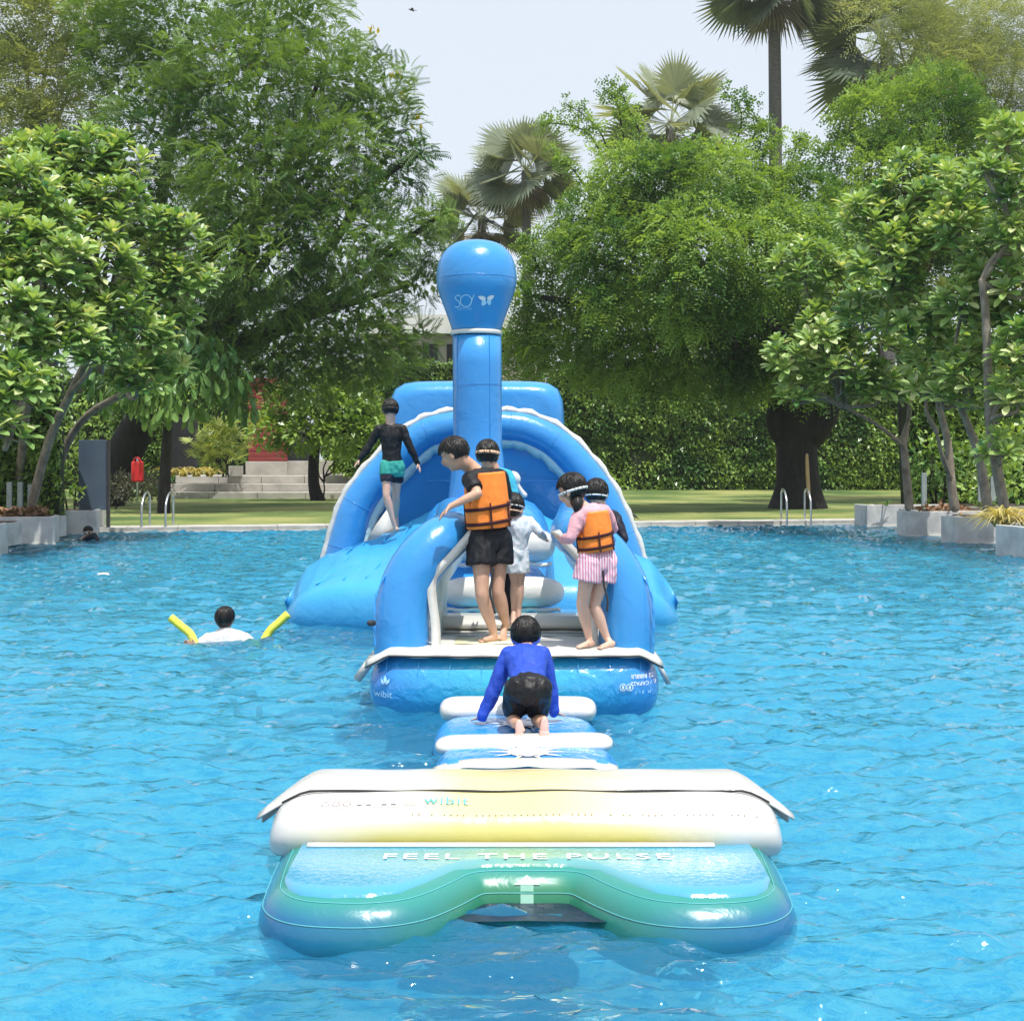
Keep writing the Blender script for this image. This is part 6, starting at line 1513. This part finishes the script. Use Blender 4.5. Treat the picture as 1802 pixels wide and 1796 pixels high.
# ------------------------------------------------ low plants
def blades(label, cx, cy, D, n, L, w_, mat, name='grass_tuft', cat='plant', z=None, spread=1.0, group=None):
    c = P(cx, cy, D); 
    if z is not None: c.z = z
    e = thing(name, c, label, cat, group); k = 6
    for _ in range(n):
        a = random.uniform(0, 6.28); el = random.uniform(.75, 1.45); l = L * random.uniform(.6, 1.1); d = Vector((math.cos(a) * spread, math.sin(a), 0)); v = []; f = []
        s = Vector((-math.sin(a), math.cos(a), 0)); b0 = c + Vector((random.uniform(-.12, .12) * L, random.uniform(-.1, .1) * L, 0))
        for j in range(k + 1):
            u = j / k; p_ = b0 + d * (l * math.cos(el) * u + l * .25 * u * u) + Vector((0, 0, l * (math.sin(el) * u - .75 * u ** 2.4))); hw = w_ * (1 - u ** 2) * .5 + .001
            v += [p_ - s * hw, p_ + Vector((0, 0, -hw * .4)), p_ + s * hw]
        for j in range(k):
            for i in range(2): f.append((j * 3 + i, j * 3 + i + 1, j * 3 + i + 4, j * 3 + i + 3))
        o = link('blade', npmesh(np.array([tuple(x) for x in v]), np.array(f), np.full(len(v), random.random())), LM[mat], e)
    return e
blades('large tuft of arching cream-striped grass on the right planter', 1762, 905, 25.6, 150, 1.0, .042, 'varieg', z=.50)
blades('cream-striped grass tuft at the right frame edge', 1815, 912, 25.2, 70, .9, .042, 'varieg', z=.50)
for i, (x, l_) in enumerate(((300, 'leftmost yellow grass tuft on the terrace wall, next to the dark hedge'), (322, 'yellow grass tuft on the terrace wall, second from its left end'), (345, 'yellow grass tuft before the dark pavilion wall'), (368, 'low yellow grass tuft beside the palm bush'))):
    blades(l_, x, 838, 55.6, 34, 1.05, .07, 'varieg', group='yellow grass tufts on the terrace')
blades('small spiky plant at the front corner of the farthest right planter', 1560, 888, 35.3, 14, .35, .03, 'shade', z=.56)
def shrub(label, lobes, dens, size, mat, name='shrub', tm=None):
    l0 = lobes[0]; c = P(l0[0], l0[1], l0[3]); c.z = .1; e = thing(name, c, label, 'shrub')
    for _ in range(4): tube('stem', [c + Vector((random.uniform(-.3, .3), 0, 0)), P(l0[0], l0[1], l0[3]) + Vector((random.uniform(-.5, .5), 0, 0))], [.03, .02], 'bark', e, n=6)
    p, d, w_ = lobepts(lobes, dens, shell=.4); foliage('leaves', tm or LF, p, d, size, LM[mat], e, jit=.7); return e
shrub('grey-green clipped shrub under the red bag', [(x, 862 - .05 * (x - 190), 24, 44.5) for x in range(198, 290, 14)] + [(x, 845 - .05 * (x - 190), 18, 44.8) for x in range(205, 285, 16)], 520, .15, 'lav')
shrub('tall leafy green bush left of the blue-grey slab', [(112, 850, 32, 33.4), (120, 790, 34, 33.4), (115, 720, 36, 33.4), (90, 830, 32, 33.2), (138, 870, 16, 32.4), (80, 760, 34, 33.2)], 420, .16, 'hedge')
shrub('dark leafy bush between the leaning trunks at right', [(1640, 800, 45, 38), (1690, 820, 45, 38), (1760, 780, 60, 37), (1620, 860, 30, 38), (1720, 860, 34, 36.5), (1790, 850, 34, 36)], 420, .20, 'hedge')
def fanleaf(c, d, L, nseg, spread, mat, parent, name='frond', droop=.35, pet=.5, tint=.5, wseg=None, roll=1.0):
    """palmate leaf on its stalk: pointed pleats round a hub"""
    c, d = Vector(c), Vector(d).normalized(); s = d.cross(Vector((0, 0, 1))); s = s.normalized() if s.length > .05 else Vector((1, 0, 0)); u = s.cross(d); rl = random.uniform(-1.15, 1.15) * roll; s, u = s * math.cos(rl) + u * math.sin(rl), u * math.cos(rl) - s * math.sin(rl)
    hub = c + d * pet * L - Vector((0, 0, .08 * pet * L)); v = []; f = []; t_ = []
    v += [tuple(c - s * .02 * L), tuple(c + s * .02 * L), tuple(hub + s * .015 * L), tuple(hub - s * .015 * L)]; f.append((0, 1, 2, 3)); t_ += [min(1, tint + .3)] * 4
    w_ = wseg or spread / nseg * .62
    for i in range(nseg):
        a = -spread / 2 + spread * (i + .5) / nseg; r = L * (1 - .18 * abs(a) / (spread / 2)) * random.uniform(.92, 1.05)
        dr = (d * math.cos(a) + s * math.sin(a)); cup = u * .15 * (1 - math.cos(a)); o = len(v)
        up = Vector((0, 0, 1)); sd = (d * -math.sin(a) + s * math.cos(a))
        m = hub + dr * r * .55 - up * droop * r * .12 + cup * r; e_ = hub + dr * r - up * droop * r * random.uniform(.30, .55) + cup * r
        hw = w_ * r * .55 * .5
        v += [tuple(hub), tuple(m - sd * hw - u * .01), tuple(e_), tuple(m + sd * hw + u * .015)]; f.append((o, o + 1, o + 2, o + 3)); t_ += [np.clip(tint + random.uniform(-.2, .2), 0, 1)] * 4
    return link(name, npmesh(np.array(v), np.array(f), np.array(t_)), LM[mat], parent, False)
def palm(label, px, py, D, base_py, L, tr, nf=34, dead=16, nseg=34, tone=.5, down=-.75):
    c = P(px, py, D); b = P(px, base_py, D); b.z = .1; e = thing('fan_palm', b, label, 'palm')
    tube('trunk', [b, b.lerp(c, .5) + Vector((.1, 0, 0)), c - Vector((0, 0, .2))], [tr * 1.15, tr, tr * .9], 'palmbark', e, n=14, dens=8)
    for i in range(nf):
        a = i * 2.4 + random.uniform(-.2, .2); el = 1.35 - (1.35 - down) * ((i + .5) / nf) ** .9
        d = Vector((math.cos(a) * math.cos(el), math.sin(a) * math.cos(el), math.sin(el)))
        fanleaf(c, d, L * random.uniform(.88, 1.08), 34, 4.1, 'palm', e, droop=.30, pet=.75, wseg=.165, tint=np.clip(tone + .25 * el, 0, .9))
    for i in range(dead):
        a = i * 2.4; d = Vector((math.cos(a) * .5, math.sin(a) * .5, -1))
        fanleaf(c - Vector((0, 0, .2)), d, L * random.uniform(.8, 1.0), 16, 2.2, 'dry', e, name='dead_frond', droop=.3, pet=.35, tint=random.random())
    return e
palm('tall dark fan palm whose crown is cut by the top of the picture', 1362, -32, 73.5, 860, 2.5, .36, nf=30, dead=8, tone=.12)
palm('fan palm half hidden in the top right foliage, long pointed fronds', 1560, 80, 74, 860, 3.0, .38, nf=24, dead=6, tone=.25)
palm('fan palm rising above the light green tree, bright upright fronds', 1180, 215, 74, 860, 2.6, .3, nf=22, dead=10, tone=.6)
palm('fan palm with round crown and dead skirt above the blue head', 925, 300, 78, 860, 2.2, .28, nf=28, dead=16, tone=.4)
palm('lower fan palm beside the blue head, dry fronds hanging', 848, 385, 82, 860, 2.3, .28, nf=24, dead=18, tone=.4)
# palm bush in its pot
c = P(388, 822, 57); c.z = P(0, 838, 57).z
e = thing('palm_bush', c, 'bushy fan-leaved palm on the terrace before the red slats', 'bush')
for i in range(90):
    h_ = random.uniform(0, 1); px, py = 390 + random.gauss(0, 26) * (1.1 - .5 * h_), 822 - 70 * h_ + random.uniform(-8, 8)
    fanleaf(P(px, py, 57 + random.uniform(-.7, .5)), (random.uniform(-1, 1), random.uniform(-1, .2), random.uniform(.1, 1)), random.uniform(.45, .7), 9, 3.0, 'bush', e, droop=.5, pet=.4, tint=random.uniform(.2, 1))
for i in range(6): tube('stem', [c + Vector((random.uniform(-.4, .4), 0, 0)), P(388 + random.uniform(-20, 20), 775, 57)], [.04, .03], 'bark', e, n=6)
# dry leaves on the left planter
def litter(px0, px1, py, D, n, lab):
    p = np.array([tuple(P(random.uniform(px0, px1), py, D + random.uniform(.1, 1.6))) for _ in range(n)]); p[:, 2] = .55 + rng.uniform(0, .12, n)
    o = foliage('litter', LF, p, rng.normal(0, 1, (n, 3)) * np.array([1, 1, .25]), .20, leafmat('dead_leaf', (.10, .06, .04), (.38, .22, .12), .1, .8), None, kind='stuff'); o.name = 'leaf_litter'
litter(2, 84, 908, 29, 160, ''); litter(1625, 1700, 896, 31.2, 110, '')

# ================================================ HAZE: thin warm-season air over the whole garden
hz = G().box(-140, 140, -60, 160, -2.4, 34).obj('haze', None, None, False) if False else None
hm = bpy.data.materials.new('haze'); hm.use_nodes = True; t = hm.node_tree; t.nodes.remove(t.nodes['Principled BSDF'])
pv = t.nodes.new('ShaderNodeVolumePrincipled'); pv.inputs['Color'].default_value = (.93, .96, 1, 1); pv.inputs['Density'].default_value = HAZE
pv.inputs['Anisotropy'].default_value = .3
t.links.new(pv.outputs[0], t.nodes['Material Output'].inputs['Volume'])
if HAZE: stuff(G().box(-1000, 1000, -320, 1250, -2.6, 34).obj('haze', hm, None, False))
